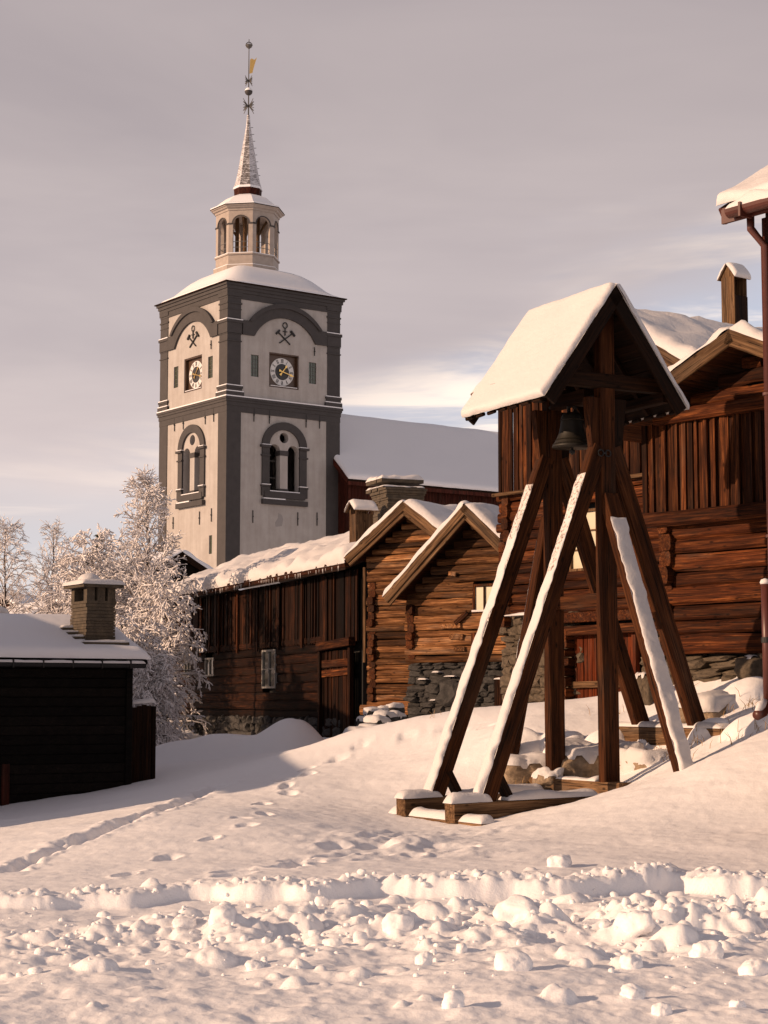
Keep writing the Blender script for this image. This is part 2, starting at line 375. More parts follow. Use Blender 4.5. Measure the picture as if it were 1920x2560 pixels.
_Q = np.c_[np.ones(_n), _P]
_A = np.block([[_K, _Q], [_Q.T, np.zeros((3, 3))]]); _w = np.linalg.solve(_A, np.r_[_c[:, 2], np.zeros(3)])
MOUNDS = [(*at(705, 1880, 45.5)[:2], .75, .75, .7), (*at(765, 1885, 46)[:2], .6, .6, .6), (*at(560, 1890, 46)[:2], .75, 1.3, .8), (*at(440, 1880, 47)[:2], .65, 1.6, .9)]
def base_z(X, Y):
    X = np.asarray(X, float); Y = np.asarray(Y, float); sh = X.shape; x = X.ravel() / 10; y = Y.ravel() / 10
    z = np.empty_like(x); n = 40000
    for i in range(0, len(x), n):
        q = np.c_[x[i:i + n], y[i:i + n]]
        z[i:i + n] = _k(((q[:, None] - _P[None]) ** 2).sum(-1)) @ _w[:_n] + _w[_n] + q @ _w[_n + 1:]
    z = z.reshape(sh)
    for mx, my, h, sx, sy in MOUNDS: z = z + h * np.exp(-((X - mx) / sx) ** 2 - ((Y - my) / sy) ** 2)
    z = np.clip(z, -3, 6.5)
    far = 3.0 + 3.5 * np.exp(-(((X + 5) / 60) ** 2 + ((Y - 120) / 40) ** 2))
    f = np.maximum(sstep(60, 95, Y), sstep(22, 45, np.abs(X))); z = z * (1 - f) + far * f * sstep(30, 70, np.abs(Y) + np.abs(X) * .5)
    near = sstep(17.0, 13.0, Y); z = z * (1 - near) + np.clip(z, -.03, .05) * near
    return z
def cut_line(X): return 15.15 + .17 * X + .18 * fbm(X * 1.3, X * 0 + 4, 5, 3)
PRINTS = []
def terrain(X, Y):
    z = base_z(X, Y)
    z = z + .035 * fbm(X * .35, Y * .35, 3, 3) + .010 * fbm(X * 2.0, Y * 2.0, 7, 3)
    c = cut_line(X); side = sstep(-5, 4, X)
    # cleared roadway and the thrown-up snow on its near side
    road = sstep(c - .02, c - .10, Y)
    z = z - road * (.07 + .08 * side) * sstep(c - 6.5, c - 1.6, Y)
    lip = np.exp(-((Y - c - .16) / .22) ** 2); z = z + lip * (.018 + .065 * side) * (.55 + .75 * fbm(X * 4.2, Y * 4.2, 11, 4))
    w = np.exp(-((Y - (c - 2.1)) / (.85 + .55 * side)) ** 2)
    lum = fbm(X * 2.3 + .5 * Y, Y * 2.1 - .4 * X, 21, 3, gain=.42)
    z = z + w * (.025 + .11 * side) * np.clip(.6 + lum, 0, 1.5)
    r2 = sstep(c - 1.0, c - 1.4, Y)
    z = z + r2 * (.012 * fbm(X * 5.5 + Y, Y * 4.6 - X, 33, 4) + .020 * fbm(X * 1.7, Y * 1.2, 35, 3))
    z = z + w * .008 * fbm(X * 17 + Y * 5, Y * 16 - X * 5, 45, 2) + w * (.018 + .035 * side) * np.abs(fbm(X * 5.1 + Y * 2.2, Y * 5.1 - X * 2.2, 41, 2)) + lip * .03 * np.abs(fbm(X * 11 + Y * 4, Y * 10 - X * 4, 43, 2))
    # rough trodden snow in front of the bell frame
    for mx, my, sx, sy, a in ((.2, 19.6, 1.1, 1.5, .055), (.9, 21.9, .9, .7, .05)):
        g = np.exp(-((X - mx) / sx) ** 2 - ((Y - my) / sy) ** 2); z = z + g * a * fbm(X * 2.4 - Y * .8, Y * 1.5, 51, 4)
    z = z + .0035 * fbm(X * 11, Y * 8, 61, 2) * sstep(40, 25, Y)
    D = np.zeros_like(z)
    for px, py, a, b, h, t, sd in DOMES:
        m = (np.abs(X - px) < 1.6 * a) & (np.abs(Y - py) < 1.6 * a)
        if not m.any(): continue
        c, s = math.cos(t), math.sin(t); u = (X[m] - px) * c + (Y[m] - py) * s; v = -(X[m] - px) * s + (Y[m] - py) * c
        q = ((u / a) ** 2 + (v / b) ** 2) * (1 + .35 * fbm(X[m] * .7 / a + sd, Y[m] * .7 / a, sd, 2)); D[m] = np.maximum(D[m], h * np.clip(1 - q, 0, 1) ** .5 * (1 + .18 * fbm(X[m] * 1.3 / a, Y[m] * 1.3 / a + sd, sd + 1, 2)))
    z = z + D
    for px, py, dx, dy, a, b, h in PRINTS:
        m = (np.abs(X - px) < 2.2 * a) & (np.abs(Y - py) < 2.2 * a)
        if not m.any(): continue
        u = (X[m] - px) * dx + (Y[m] - py) * dy; v = -(X[m] - px) * dy + (Y[m] - py) * dx; q = (u / a) ** 2 + (v / b) ** 2
        q = q * (1 + .45 * fbm(X[m] * 6, Y[m] * 6, 77, 2)); z[m] += -h * np.exp(-np.clip(q, 0, 9) ** 2.0) + .16 * h * np.exp(-((np.sqrt(np.clip(q, 0, 9)) - 1.4) / .35) ** 2)
    return z
def domes():
    r = np.random.default_rng(11); out = []
    for i in range(820):
        x = r.uniform(-4.3, 5.3)
        if r.random() > np.clip(.08 + .12 * (x + 4), .10, 1): continue
        k = r.random(); c = 15.15 + .17 * x
        y = c - 2.1 + r.normal(0, .85) if k < .80 else (c + .12 + r.normal(0, .10) if k < .93 else c - r.uniform(2.5, 5.5))
        a = min(.17, .028 + r.gamma(1.4, .026)) * (.75 if k > .80 else 1) * np.clip(.75 + .06 * (x + 4), .7, 1.15); out.append((x, y, a, a * r.uniform(.7, 1.3), a * r.uniform(.35, .70), r.uniform(0, 6.28), i))
    return out
DOMES = domes() + [(*at(x_, y_, Y_)[:2], a_, a_ * .8, h_, .4 * i_, 500 + i_) for i_, (x_, y_, Y_, a_, h_) in enumerate(((1690, 1800, 26.8, .42, .2), (1850, 1765, 26.6, .55, .25), (1765, 1850, 25.4, .36, .16), (1870, 1850, 24.6, .45, .18), (1640, 1845, 26.6, .34, .18), (1300, 1845, 27.4, .4, .18), (1400, 1850, 27.2, .38, .2), (1510, 1845, 27, .36, .18)))]
def ground(px, py, y0=7.5, y1=70):
    """where the line of sight through a picture point first meets the snow"""
    Ys = np.exp(np.linspace(math.log(y0), math.log(y1), 3000)); p = at(px, py, 1.0)
    z = base_z(p.x * Ys, Ys); i = np.argmax(EYE + (p.z - EYE) * Ys <= z)
    return Vector((p.x * Ys[i], Ys[i], z[i]))
def gz(x, y): return float(terrain(np.array([x]), np.array([y]))[0])
rp = random.Random(5)
def trail(pts, step, a, b, h, jit, single=False):
    g = [ground(*p) for p in pts]
    for p, q in zip(g[:-1], g[1:]):
        d = (q - p); d.z = 0; n = max(1, int(d.length / step)); d.normalize()
        for i in range(n):
            c = p.lerp(q, (i + .5) / n); s = 0 if single else (-1) ** i * .13
            PRINTS.append((c.x - d.y * s + rp.uniform(-jit, jit), c.y + d.x * s + rp.uniform(-jit, jit), d.x, d.y, a * rp.uniform(.8, 1.2), b * rp.uniform(.8, 1.2), h * rp.uniform(.6, 1.2)))
trail([(930, 1838), (840, 1890), (760, 1935), (690, 1975)], .55, .19, .10, .085, .05)
trail([(690, 1975), (620, 2055), (540, 2080), (450, 2108), (340, 2162), (230, 2205)], 1.0, .20, .09, .075, .08)
trail([(0, 2180), (80, 2140), (170, 2108), (300, 2062), (420, 2020), (560, 1962)], .20, .26, .17, .055, .03, True)
trail([(1010, 2085), (930, 2105), (820, 2130), (700, 2160), (540, 2195)], .42, .22, .13, .075, .09)
trail([(1180, 2110), (1050, 2125), (900, 2140), (760, 2165)], .5, .2, .12, .06, .12)
trail([(1280, 1800), (1190, 1825), (1010, 1830)], .6, .2, .12, .06, .05)

def build_ground():
    ys = [-60, -40, -25, -15, -8, -3, 0, 2.5, 4.5, 6, 7]
    y = 7.5
    while y < 17.2: ys.append(y); y += .024
    while y < 30: ys.append(y); y += .05
    while y < 75: ys.append(y); y *= 1.007
    while y < 4000: ys.append(y); y *= 1.14
    t = np.r_[-60, -25, -12, -6, -3, -1.6, -1, -.7, -.5, -.4, -.34, -.3, np.linspace(-.275, .275, 470), .3, .34, .4, .5, .7, 1, 1.6, 3, 6, 12, 25, 60]
    Y, T = np.meshgrid(np.array(ys), t, indexing='ij'); X = T * np.maximum(Y, 8.0) * np.where(np.abs(T) > 1, np.clip(60 / np.maximum(Y, 8), 1.0, 4) ** .5, 1)
    Z = terrain(X, Y); r, c = Y.shape
    V = np.stack([X, Y, Z], -1).reshape(-1, 3); i = np.arange(r * c).reshape(r, c)
    F = np.stack([i[:-1, :-1], i[:-1, 1:], i[1:, 1:], i[1:, :-1]], -1).reshape(-1, 4)
    return tag(np_obj('snow_ground', V, F, MAT['snow_ground']), kind='structure')
build_ground()

# ------------------------------------------------------------------ snow slabs, logs, planks, stones
def snow_slab(name, parent, O, u, v, lu, lv, T, Rr, seed=0, step=.09, rough=.25, edge=.02, mat='snow', lift=0.0, freq=2.2, taper=0.0):
    """a rounded blanket of snow on a plane through O spanned by u (length lu) and v (length lv)"""
    O, u, v = Vector(O), Vector(u).normalized(), Vector(v).normalized(); n = u.cross(v).normalized()
    if n.z < 0: n = -n
    def axis(l):
        e = [0, .03, .12, .3, .6, 1.0]; r = min(Rr, l * .48); k = max(1, int((l - 2 * r) / step))
        return np.array([x * r for x in e] + [r + (l - 2 * r) * (i + 1) / k for i in range(k - 1)] + [l - x * r for x in e[::-1]]), r
    A, ra = axis(lu); B, rb = axis(lv); a, b = np.meshgrid(A, B, indexing='ij')
    da = np.minimum(a, lu - a); db = np.minimum(b, lv - b)
    pr = lambda d, r: np.sqrt(np.clip(1 - (1 - np.clip(d / r, 0, 1)) ** 2, 0, 1))
    nz = fbm(a * freq + seed * 7.7, b * freq + seed * 3.1, seed, 4)
    th = T * pr(da, ra) * pr(db, rb) * (1 + rough * nz) * (1 - taper * b / lv) + lift
    e1 = fbm(b * 5 + seed, a * 5, seed + 3, 3) * edge; e2 = fbm(a * 5 + seed, b * 5 + 9, seed + 4, 3) * edge
    wa = np.clip(1 - da / ra, 0, 1); wb = np.clip(1 - db / rb, 0, 1)
    a2 = a + np.where(a < lu / 2, -1, 1) * wa * e1; b2 = b + np.where(b < lv / 2, -1, 1) * wb * e2
    U, Vv, Nn, OO = (np.array(q) for q in (u, v, n, O))
    P = OO + a2[..., None] * U + b2[..., None] * Vv + th[..., None] * Nn
    r, c = a.shape; i = np.arange(r * c).reshape(r, c)
    F = np.stack([i[:-1, :-1], i[1:, :-1], i[1:, 1:], i[:-1, 1:]], -1).reshape(-1, 4)
    if u.cross(v).dot(n) < 0: F = F[:, ::-1]
    V = P.reshape(-1, 3)
    # close it underneath
    low = np.array([OO + x * U + y * Vv - .004 * Nn for x, y in ((0, 0), (lu, 0), (lu, lv), (0, lv))])
    F = np.r_[F, np.array([[r * c + 3, r * c + 2, r * c + 1, r * c]])]
    return np_obj(name, np.r_[V, low], F, MAT[mat], parent)

LOGMAT = ['log_wood']
def log(parent, xa, xb, y, z, h, th, rnd, axis='x', mat=None, name='log', seg=4, wob=.012):
    """a hewn log along local x (or y), h high, th thick"""
    c = [(-.5, -.30), (-.36, -.5), (.36, -.5), (.5, -.30), (.5, .30), (.36, .5), (-.36, .5), (-.5, .30)]
    vs = []; fs = []; k = 8
    for i in range(seg + 1):
        t = xa + (xb - xa) * i / seg; oy, oz = rnd.uniform(-wob, wob), rnd.uniform(-wob, wob); s = rnd.uniform(.93, 1.05)
        for p, q in c:
            v = (t, y + p * th + oy, z + q * h * s + oz)
            vs.append(v if axis == 'x' else (v[1], v[0], v[2]))
    for i in range(seg):
        fs += [(i * k + j, i * k + (j + 1) % k, (i + 1) * k + (j + 1) % k, (i + 1) * k + j) for j in range(k)]
    fs += [tuple(range(k))[::-1], tuple(range(seg * k, seg * k + k))]
    if axis == 'x': fs = [f[::-1] for f in fs]
    return mk(name, vs, fs, MAT[mat or LOGMAT[0]], parent)
def log_wall(parent, x0, x1, z0, z1, h, seed, y=.1, th=.2, clip=None, stick=.22, holes=()):
    rnd = random.Random(seed); z = z0
    while z < z1 - .03:
        hh = h * rnd.uniform(.82, 1.2); zc = z + hh / 2; a, b = x0 - rnd.uniform(.3, 1) * stick, x1 + rnd.uniform(.3, 1) * stick
        if clip:
            ca, cb = clip(zc + hh * .35); a = max(a, ca); b = min(b, cb)
        if b - a > .15:
            pcs = [(a, b)]
            for hx0, hx1, hz0, hz1 in holes:
                if zc + hh * .3 > hz0 and zc - hh * .3 < hz1:
                    pcs = [q for p in pcs for q in ((p[0], min(p[1], hx0)), (max(p[0], hx1), p[1])) if q[1] - q[0] > .05]
            yo = rnd.uniform(-.025, .025)
            for p in pcs: log(parent, p[0], p[1], y + yo, zc, hh * .95, th * rnd.uniform(.85, 1.15), rnd, wob=.018)
        z += hh
def side_logs(parent, x, y0, y1, z0, z1, h, seed, th=.2, stick=.25):
    rnd = random.Random(seed); z = z0 + h * .4
    while z < z1:
        hh = h * rnd.uniform(.85, 1.15)
        log(parent, y0 - stick * rnd.uniform(.5, 1.1), y1, x + rnd.uniform(-.02, .02), z + hh / 2, hh * .97, th, rnd, axis='y', mat='log_side'); z += hh
def plank_wall(parent, x0, x1, z0, z1, seed, w=.16, y=0.0, top=None, mat='plank_wood', holes=(), jag=.02, name='plank', lap=.022):
    rnd = random.Random(seed); x = x0; i = 0
    while x < x1 - .03:
        ww = min(w * rnd.choice((.4, .55, .8, 1, 1.15, 1.3, 1.7)) * rnd.uniform(.85, 1.15), x1 - x); zt = z1 if top is None else top(x + ww / 2); yo = y + (i % 2) * lap + rnd.uniform(-.012, .012)
        spans = [(z0 - rnd.uniform(0, jag), zt)]
        for hx0, hx1, hz0, hz1 in holes:
            if x + ww > hx0 and x < hx1: spans = [q for s in spans for q in ((s[0], min(s[1], hz0)), (max(s[0], hz1), s[1])) if q[1] - q[0] > .04]
        for a, b in spans:
            l = rnd.uniform(-.008, .008); ty = rnd.uniform(-.16, .16) * min(ww, .12)
            mk(name, [(x + .004, yo - ty, a), (x + ww - .004, yo + ty, a), (x + ww - .004, yo + .05, a), (x + .004, yo + .05, a),
                      (x + .004 + l, yo - ty, b), (x + ww - .004 + l, yo + ty, b), (x + ww - .004 + l, yo + .05, b), (x + .004 + l, yo + .05, b)],
               [(3, 2, 1, 0), (4, 5, 6, 7), (0, 1, 5, 4), (1, 2, 6, 5), (2, 3, 7, 6), (3, 0, 4, 7)], MAT[mat], parent)
        x += ww; i += 1
STONES = []
def _stones():
    for s in range(8):
        bm = bmesh.new(); bmesh.ops.create_icosphere(bm, subdivisions=2, radius=.5)
        rr = random.Random(100 + s)
        for v in bm.verts:
            c = v.co; m = max(abs(c.x), abs(c.y), abs(c.z)); v.co = c.lerp(c * (.46 / m), .85)     # towards a block
            q = v.co; k = 1 + .16 * float(fbm(np.array(q.x * 2.1 + s * 5), np.array(q.y * 2.1), s, 3, np.array(q.z * 2.1)))
            v.co = q * k
        me = bpy.data.meshes.new('stone'); bm.to_mesh(me); bm.free(); STONES.append(me)
_stones()
def stone(parent, loc, size, rnd, mat='stone', name='stone', tilt=.25):
    me = STONES[rnd.randrange(8)]
    key = me.name + mat
    if key not in STONE_MAT:
        m2 = me.copy(); m2.materials.clear(); m2.materials.append(MAT[mat]); STONE_MAT[key] = m2
    o = bpy.data.objects.new(name, STONE_MAT[key]); col.objects.link(o); o.parent = parent
    o.location = loc; o.rotation_euler = (rnd.uniform(-tilt, tilt) * .6, rnd.uniform(-tilt, tilt), rnd.uniform(-.4, .4)); o.scale = size
    return o
STONE_MAT = {}
def stone_wall(parent, x0, x1, z0, z1, y, seed, smin=.18, smax=.5, hmin=.08, hmax=.2, mat='stone', depth=.35):
    rnd = random.Random(seed); z = z0
    while z < z1 - .02:
        h = min(rnd.uniform(hmin, hmax), max(.06, z1 - z)); x = x0 + rnd.uniform(-.1, .05)
        while x < x1:
            w = rnd.uniform(smin, smax); hh = h * rnd.uniform(.9, 1.35)
            stone(parent, (x + w / 2, y + depth / 2 + rnd.uniform(-.05, .05), z + h / 2 + rnd.uniform(-.02, .02)), (w * 1.08, depth, hh * 1.12), rnd, mat, tilt=.12); x += w * .97
        z += h * .95

def gable_roof(H, xa, za, x0, z0, x1, z1, y0, y1, th=.07, snowT=.16, seed=1, barge=.16, mat='grey_board', layers=2, snow_rough=.3, snow_mat='snow', board='log_side', edge=.03):
    """two roof slopes meeting at (xa, za), eaves at x0 and x1, from the gable y0 back to y1"""
    for s, (xe, ze) in enumerate(((x0, z0), (x1, z1))):
        d = Vector((xe - xa, 0, ze - za)); n = Vector((-d.z, 0, d.x)).normalized()
        if n.z < 0: n = -n
        mb = MB(); P = [Vector((xa, 0, za)), Vector((xe, 0, ze))]
        q = [P[0], P[1], P[1] - n * th, P[0] - Vector((0, 0, th / max(n.z, .3)))]
        mb.prism([(p.x, p.z) for p in q], lambda a, b, y: (a, y, b), y0 + .03, y1)
        rf = mb.build('roof_slope', MAT[board], H)
        for k in range(layers):                                         # barge boards, one stepped behind the other
            w = barge * (1 - .25 * k); off = k * barge * .78; yy = y0 - .03 + .045 * k
            dn = d.normalized(); a = Vector((xa, 0, za)) - n * (off + w * .5) * .98; b = Vector((xe, 0, ze)) - n * (off + w * .5) * .98
            a = a + Vector((0, 0, -1)) * 0; a.y = b.y = yy
            if s == 0: a = a + dn * (-(off + w * .5) * math.tan(math.acos(max(-1, min(1, n.z)))) * 0)
            beam('barge_board', a + dn * (.5 * w * (1 if s else -.2) * 0), b, .05, w, MAT[mat], H, up=n)
        if snowT:
            ln = d.length
            snow_slab('snow_cover', rf, Vector((xa, y0 - .05, za)) + n * .004 - d.normalized() * (.02 if s == 0 else -.0), d, (0, 1, 0), ln + .04, y1 - y0 + .05, snowT, max(.1, snowT * 1.1), seed + s, .16, snow_rough, edge, snow_mat)

def window(H, x0, x1, z0, z1, y, nx, nz, pane, frame, fw=.05, name='window'):
    mb = MB(); mb.box(x0 - fw, x0, y - .05, y + .06, z0 - fw, z1 + fw); mb.box(x1, x1 + fw, y - .05, y + .06, z0 - fw, z1 + fw)
    mb.box(x0, x1, y - .052, y + .058, z0 - fw, z0); mb.box(x0, x1, y - .052, y + .058, z1, z1 + fw)
    for i in range(1, nx): xx = x0 + (x1 - x0) * i / nx; mb.box(xx - fw * .3, xx + fw * .3, y - .045, y + .05, z0, z1)
    for i in range(1, nz): zz = z0 + (z1 - z0) * i / nz; mb.box(x0, x1, y - .043, y + .048, zz - fw * .25, zz + fw * .25)
    w = mb.build(name, MAT[frame], H)
    for i in range(nx):
        for j in range(nz):
            a, b = x0 + (x1 - x0) * i / nx, x0 + (x1 - x0) * (i + 1) / nx; c, e = z0 + (z1 - z0) * j / nz, z0 + (z1 - z0) * (j + 1) / nz
            MB().box(a + .004, b - .004, y, y + .012, c + .004, e - .004).build('pane', MAT[pane], w)
    return w
# ------------------------------------------------------------------ church
def build_church():
    s2 = 4.513; TH = .63; e1 = Vector((math.cos(TH), math.sin(TH), 0)); e2 = Vector((-e1.y, e1.x, 0))
    ctr = Vector((-10.413, 118, 0)) + (e1 + e2) * s2; zb = 3.5
    Zm = lambda y: at(707, y, 120.67).z
    Zl = lambda y: at(617, y, 122.1).z
    Zs = lambda y: at(617, y, 124.3).z
    Zk = lambda y: at(568, y, 118).z
    C = empty('church', (ctr.x, ctr.y, 0), TH, 'tall white plastered church with grey corner bands, clock tower, spire and snowy nave roof', 'church')
    zt = Zk(712)
    ring = lambda mb, h, z0, z1: mb.box(-h, h, -h, h, z0, z1)
    # tower shell with its openings cut through
    w = MB(); ring(w, s2, zb, zt); wall = w.build('tower_wall', MAT['plaster'], C)
    fr = lambda a, z, d: (a, -s2 - d, z); fl = lambda a, z, d: (-s2 - d, -a, z)
    def arch_poly(x0, x1, z0, top, n=12):
        r = (x1 - x0) / 2; c = (x0 + x1) / 2; zs = top - r
        return [(x0, z0), (x1, z0)] + [(c + r * math.cos(math.pi * i / n), zs + r * math.sin(math.pi * i / n)) for i in range(n + 1)]
    zo, zo_top, zoc = Zm(1232), Zm(1113), Zm(1095)
    cutters = []
    inn = MB(); ring(inn, s2 - .50, zb - 1, zt - .6); cutters.append(inn)
    for f in (fr, fl):
        for a0, a1 in ((-1.19, -.3), (.3, 1.19)): cutters.append(MB().prism(arch_poly(a0, a1, zo, zo_top), f, -1.2, .3))
        cutters.append(MB().prism([(.36 * math.cos(t * math.pi / 12), zoc + .36 * math.sin(t * math.pi / 12)) for t in range(24)], f, -1.2, .3))
        cutters.append(MB().prism([(-1.23, Zm(971)), (1.17, Zm(971)), (1.17, Zm(885)), (-1.23, Zm(885))], f, -.38, .3))
        for a in (-2.37, 2.3): cutters.append(MB().prism([(a - .31, Zm(951)), (a + .31, Zm(951)), (a + .31, Zm(897)), (a - .31, Zm(897))], f, -.22, .3))
    cutters.append(MB().prism([(2.35, Zm(1388)), (2.75, Zm(1388)), (2.75, Zm(1342)), (2.35, Zm(1342))], fl, -.2, .3))
    objs = []
    for i, c in enumerate(cutters):
        o = c.build('cut', None); o.parent = C; objs.append(o)
        m = wall.modifiers.new('b%d' % i, 'BOOLEAN'); m.operation = 'DIFFERENCE'; m.object = o; m.solver = 'EXACT'
    bpy.context.view_layer.update(); dg = bpy.context.evaluated_depsgraph_get()
    me = bpy.data.meshes.new_from_object(wall.evaluated_get(dg)); wall.modifiers.clear(); wall.data = me
    me.materials.clear(); me.materials.append(MAT['plaster'])
    for o in objs: bpy.data.objects.remove(o, do_unlink=True)
    MB().box(-s2 + .8, s2 - .8, -s2 + .8, s2 - .8, zb, Zm(1260)).build('belfry_floor', MAT['dark_timber'], C)
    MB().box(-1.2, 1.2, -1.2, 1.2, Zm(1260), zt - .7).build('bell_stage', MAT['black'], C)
    # corner pilasters, upper and lower, with their rings
    tr = MAT['grey_trim']
    for sx in (-1, 1):
        for sy in (-1, 1):
            def sq(mb, out, inn_, z0, z1):
                xa, xb = sorted((sx * (s2 + out), sx * (s2 - inn_))); ya, yb = sorted((sy * (s2 + out), sy * (s2 - inn_))); mb.box(xa, xb, ya, yb, z0, z1)
            mb = MB(); sq(mb, .05, 1.06, zb, Zk(1022)); mb.build('pilaster', tr, C)
            mb = MB(); sq(mb, .05, 1.00, Zk(990), Zk(725)); up = mb.build('pilaster', tr, C)
            for o_, i_, y0, y1 in ((.17, 1.22, 989, 977), (.10, 1.10, 977, 968), (.14, 1.16, 968, 962), (.10, 1.06, 851, 848), (.08, 1.04, 833, 831),
                                   (.10, 1.06, 830, 804), (.16, 1.14, 804, 797), (.08, 1.04, 771, 769), (.10, 1.07, 757, 753), (.12, 1.10, 738, 725)):
                mb = MB(); sq(mb, o_, i_, Zk(y0), Zk(y1)); mb.build('moulding', tr, up)
            for o_, i_, y1 in ((.16, 1.20, 977), (.13, 1.14, 962), (.15, 1.12, 797)):
                mb = MB(); sq(mb, o_, i_, Zk(y1) + .002, Zk(y1) + .06); mb.build('snow_line', MAT['snow_far'], up)
    for h, y0, y1 in ((s2 + .065, 1027, 1012), (s2 + .10, 1012, 1002), (s2 + .16, 1002, 996), (s2 + .21, 996, 990)):
        mb = MB(); ring(mb, h, Zk(y0), Zk(y1)); mb.build('string_course', tr, C)
    mb = MB(); ring(mb, s2 + .20, Zk(990) + .002, Zk(990) + .075); mb.build('snow_line', MAT['snow_far'], C)
    for h, y0, y1 in ((s2 + .07, 743, 728), (s2 + .13, 728, 720), (s2 + .20, 720, 712), (s2 + .29, 712, 706)):
        mb = MB(); ring(mb, h, Zk(y0), Zk(y1)); mb.build('cornice', tr, C)
    # trim of the two faces in view
    for f in (fr, fl):
        def arcp(wi, zs, za, rev=False, n=20):
            h = za - zs; r = (wi * wi + h * h) / (2 * h); th = math.asin(min(1, wi / r)); zc = za - r
            p = [(r * math.sin(-th + 2 * th * i / n), zc + r * math.cos(-th + 2 * th * i / n)) for i in range(n + 1)]
            return p[::-1] if rev else p
        zi, zai, zq, zao = Zm(851), Zm(797), Zm(816), Zm(766)
        poly = [(-3.40, zi)] + arcp(2.47, zi, zai) + [(3.40, zi), (3.40, zq)] + arcp(2.87, zq, zao, True) + [(-3.40, zq)]
        MB().prism(poly, f, -.02, .15).build('clock_arch', tr, C)
        poly = arcp(2.95, zq, zao + .10) + arcp(2.70, zq - .02, zao - .22, True)
        MB().prism(poly, f, .148, .27).build('arch_moulding', tr, C)
        # belfry window surround
        zs, zsill = Zm(1117), Zm(1232)
        semi = lambda r, rev=False, n=20, k=1.0: [(r * math.cos(math.pi * i / n), zs + k * r * math.sin(math.pi * i / n)) for i in (range(n, -1, -1) if not rev else range(n + 1))]
        W = MB(); W.prism(semi(1.80, k=.92) + semi(1.22, True, k=.92), f, -.02, .14); Wo = W.build('belfry_window', tr, C)
        for sg in (-1, 1):
            a0, a1 = sorted((sg * 1.21, sg * 1.78)); MB().prism([(a0, zsill), (a1, zsill), (a1, zs), (a0, zs)], f, -.02, .12).build('jamb', tr, Wo)
            for z_, hh, ex in ((zs - .16, .16, .12), (zs - .75, .10, .06), (zsill + .32, .12, .07), (zsill - .3, .6, .03)):
                MB().prism([(a0 - ex * (sg < 0) - .02, z_), (a1 + ex * (sg > 0) + .02, z_), (a1 + ex * (sg > 0) + .02, z_ + hh), (a0 - ex * (sg < 0) - .02, z_ + hh)], f, -.02, .13 + ex).build('moulding', tr, Wo)
            for z_ in (zs, zsill + .44): MB().prism([(a0 - .05, z_ + .002), (a1 + .05, z_ + .002), (a1 + .05, z_ + .05), (a0 - .05, z_ + .05)], f, .0, .22).build('snow_line', MAT['snow_far'], Wo)
        for z0, z1, ex, d in ((zsill - .42, zsill + .02, 1.62, .20), (zsill - .86, zsill - .52, 1.80, .26)):
            MB().prism([(-ex, z0), (ex, z0), (ex, z1), (-ex, z1)], f, -.02, d).build('sill', tr, Wo)
        MB().prism([(-1.2, zsill + .022), (1.2, zsill + .022), (1.2, zsill + .08), (-1.2, zsill + .08)], f, -.5, .17).build('snow_line', MAT['snow_far'], Wo)
        MB().prism([(-1.7, zsill - .518), (.0, zsill - .518), (.0, zsill - .44), (-1.7, zsill - .44)], f, .0, .23).build('snow_line', MAT['snow_far'], Wo)
        for z0, z1, ex in ((zs - .62, zs - .28, .34), (zsill + .05, zsill + .26, .36)):
            MB().prism([(-ex, z0), (ex, z0), (ex, z1), (-ex, z1)], f, -.6, .03).build('pier_band', tr, Wo)
        for z_ in (zsill + 1.0, zsill + 2.15): MB().prism([(-1.2, z_), (-.3, z_), (-.3, z_ + .04), (-1.2, z_ + .04)], f, -.55, -.50).build('bar', MAT['iron_light'], Wo)
        # small leaded windows
        for a in (-2.37, 2.3):
            z0, z1 = Zm(951), Zm(897); pw = MB().prism([(a - .31, z0), (a + .31, z0), (a + .31, z1), (a - .31, z1)], f, -.12, -.10).build('leaded_window', MAT['pane_green'], C)
            m = MB()
            for i in range(4): x = a - .30 + .2 * i; m.prism([(x - .012, z0), (x + .012, z0), (x + .012, z1), (x - .012, z1)], f, -.10, -.07)
            for i in range(6): z = z0 + (z1 - z0) * i / 5; m.prism([(a - .31, z - .012), (a + .31, z - .012), (a + .31, z + .012), (a - .31, z + .012)], f, -.099, -.072)
            m.build('lead_bars', MAT['iron_light'], pw)
        # clock
        zc = Zm(929); ck = MB().prism([(-1.23, Zm(971)), (1.17, Zm(971)), (1.17, Zm(885)), (-1.23, Zm(885))], f, -.33, -.28).build('clock', MAT['dial_brown'], C)
        m = MB(); b = .09
        for q in ([(-1.23, -1.1), (-1.23 + b, -1.1), (-1.23 + b, 1.1), (-1.23, 1.1)], [(1.17 - b, -1.1), (1.17, -1.1), (1.17, 1.1), (1.17 - b, 1.1)]): m.prism([(x, zc + z) for x, z in q], f, -.28, -.06)
        m.prism([(-1.23, Zm(971)), (1.17, Zm(971)), (1.17, Zm(971) + b), (-1.23, Zm(971) + b)], f, -.279, -.058); m.prism([(-1.23, Zm(885) - b), (1.17, Zm(885) - b), (1.17, Zm(885)), (-1.23, Zm(885))], f, -.279, -.058)
        m.build('clock_frame', MAT['dial_brown'], ck)
        cir = lambda r, n=48: [(-.03 + r * math.sin(2 * math.pi * i / n), zc + r * math.cos(2 * math.pi * i / n)) for i in range(n)]
        MB().prism(cir(.95), f, -.28, -.25).build('dial', MAT['dial_white'], ck)
        MB().prism(cir(.56), f, -.25, -.235).build('dial_centre', MAT['dial_black'], ck)
        num = MB(); romans = ['XII', 'I', 'II', 'III', 'IV', 'V', 'VI', 'VII', 'VIII', 'IX', 'X', 'XI']
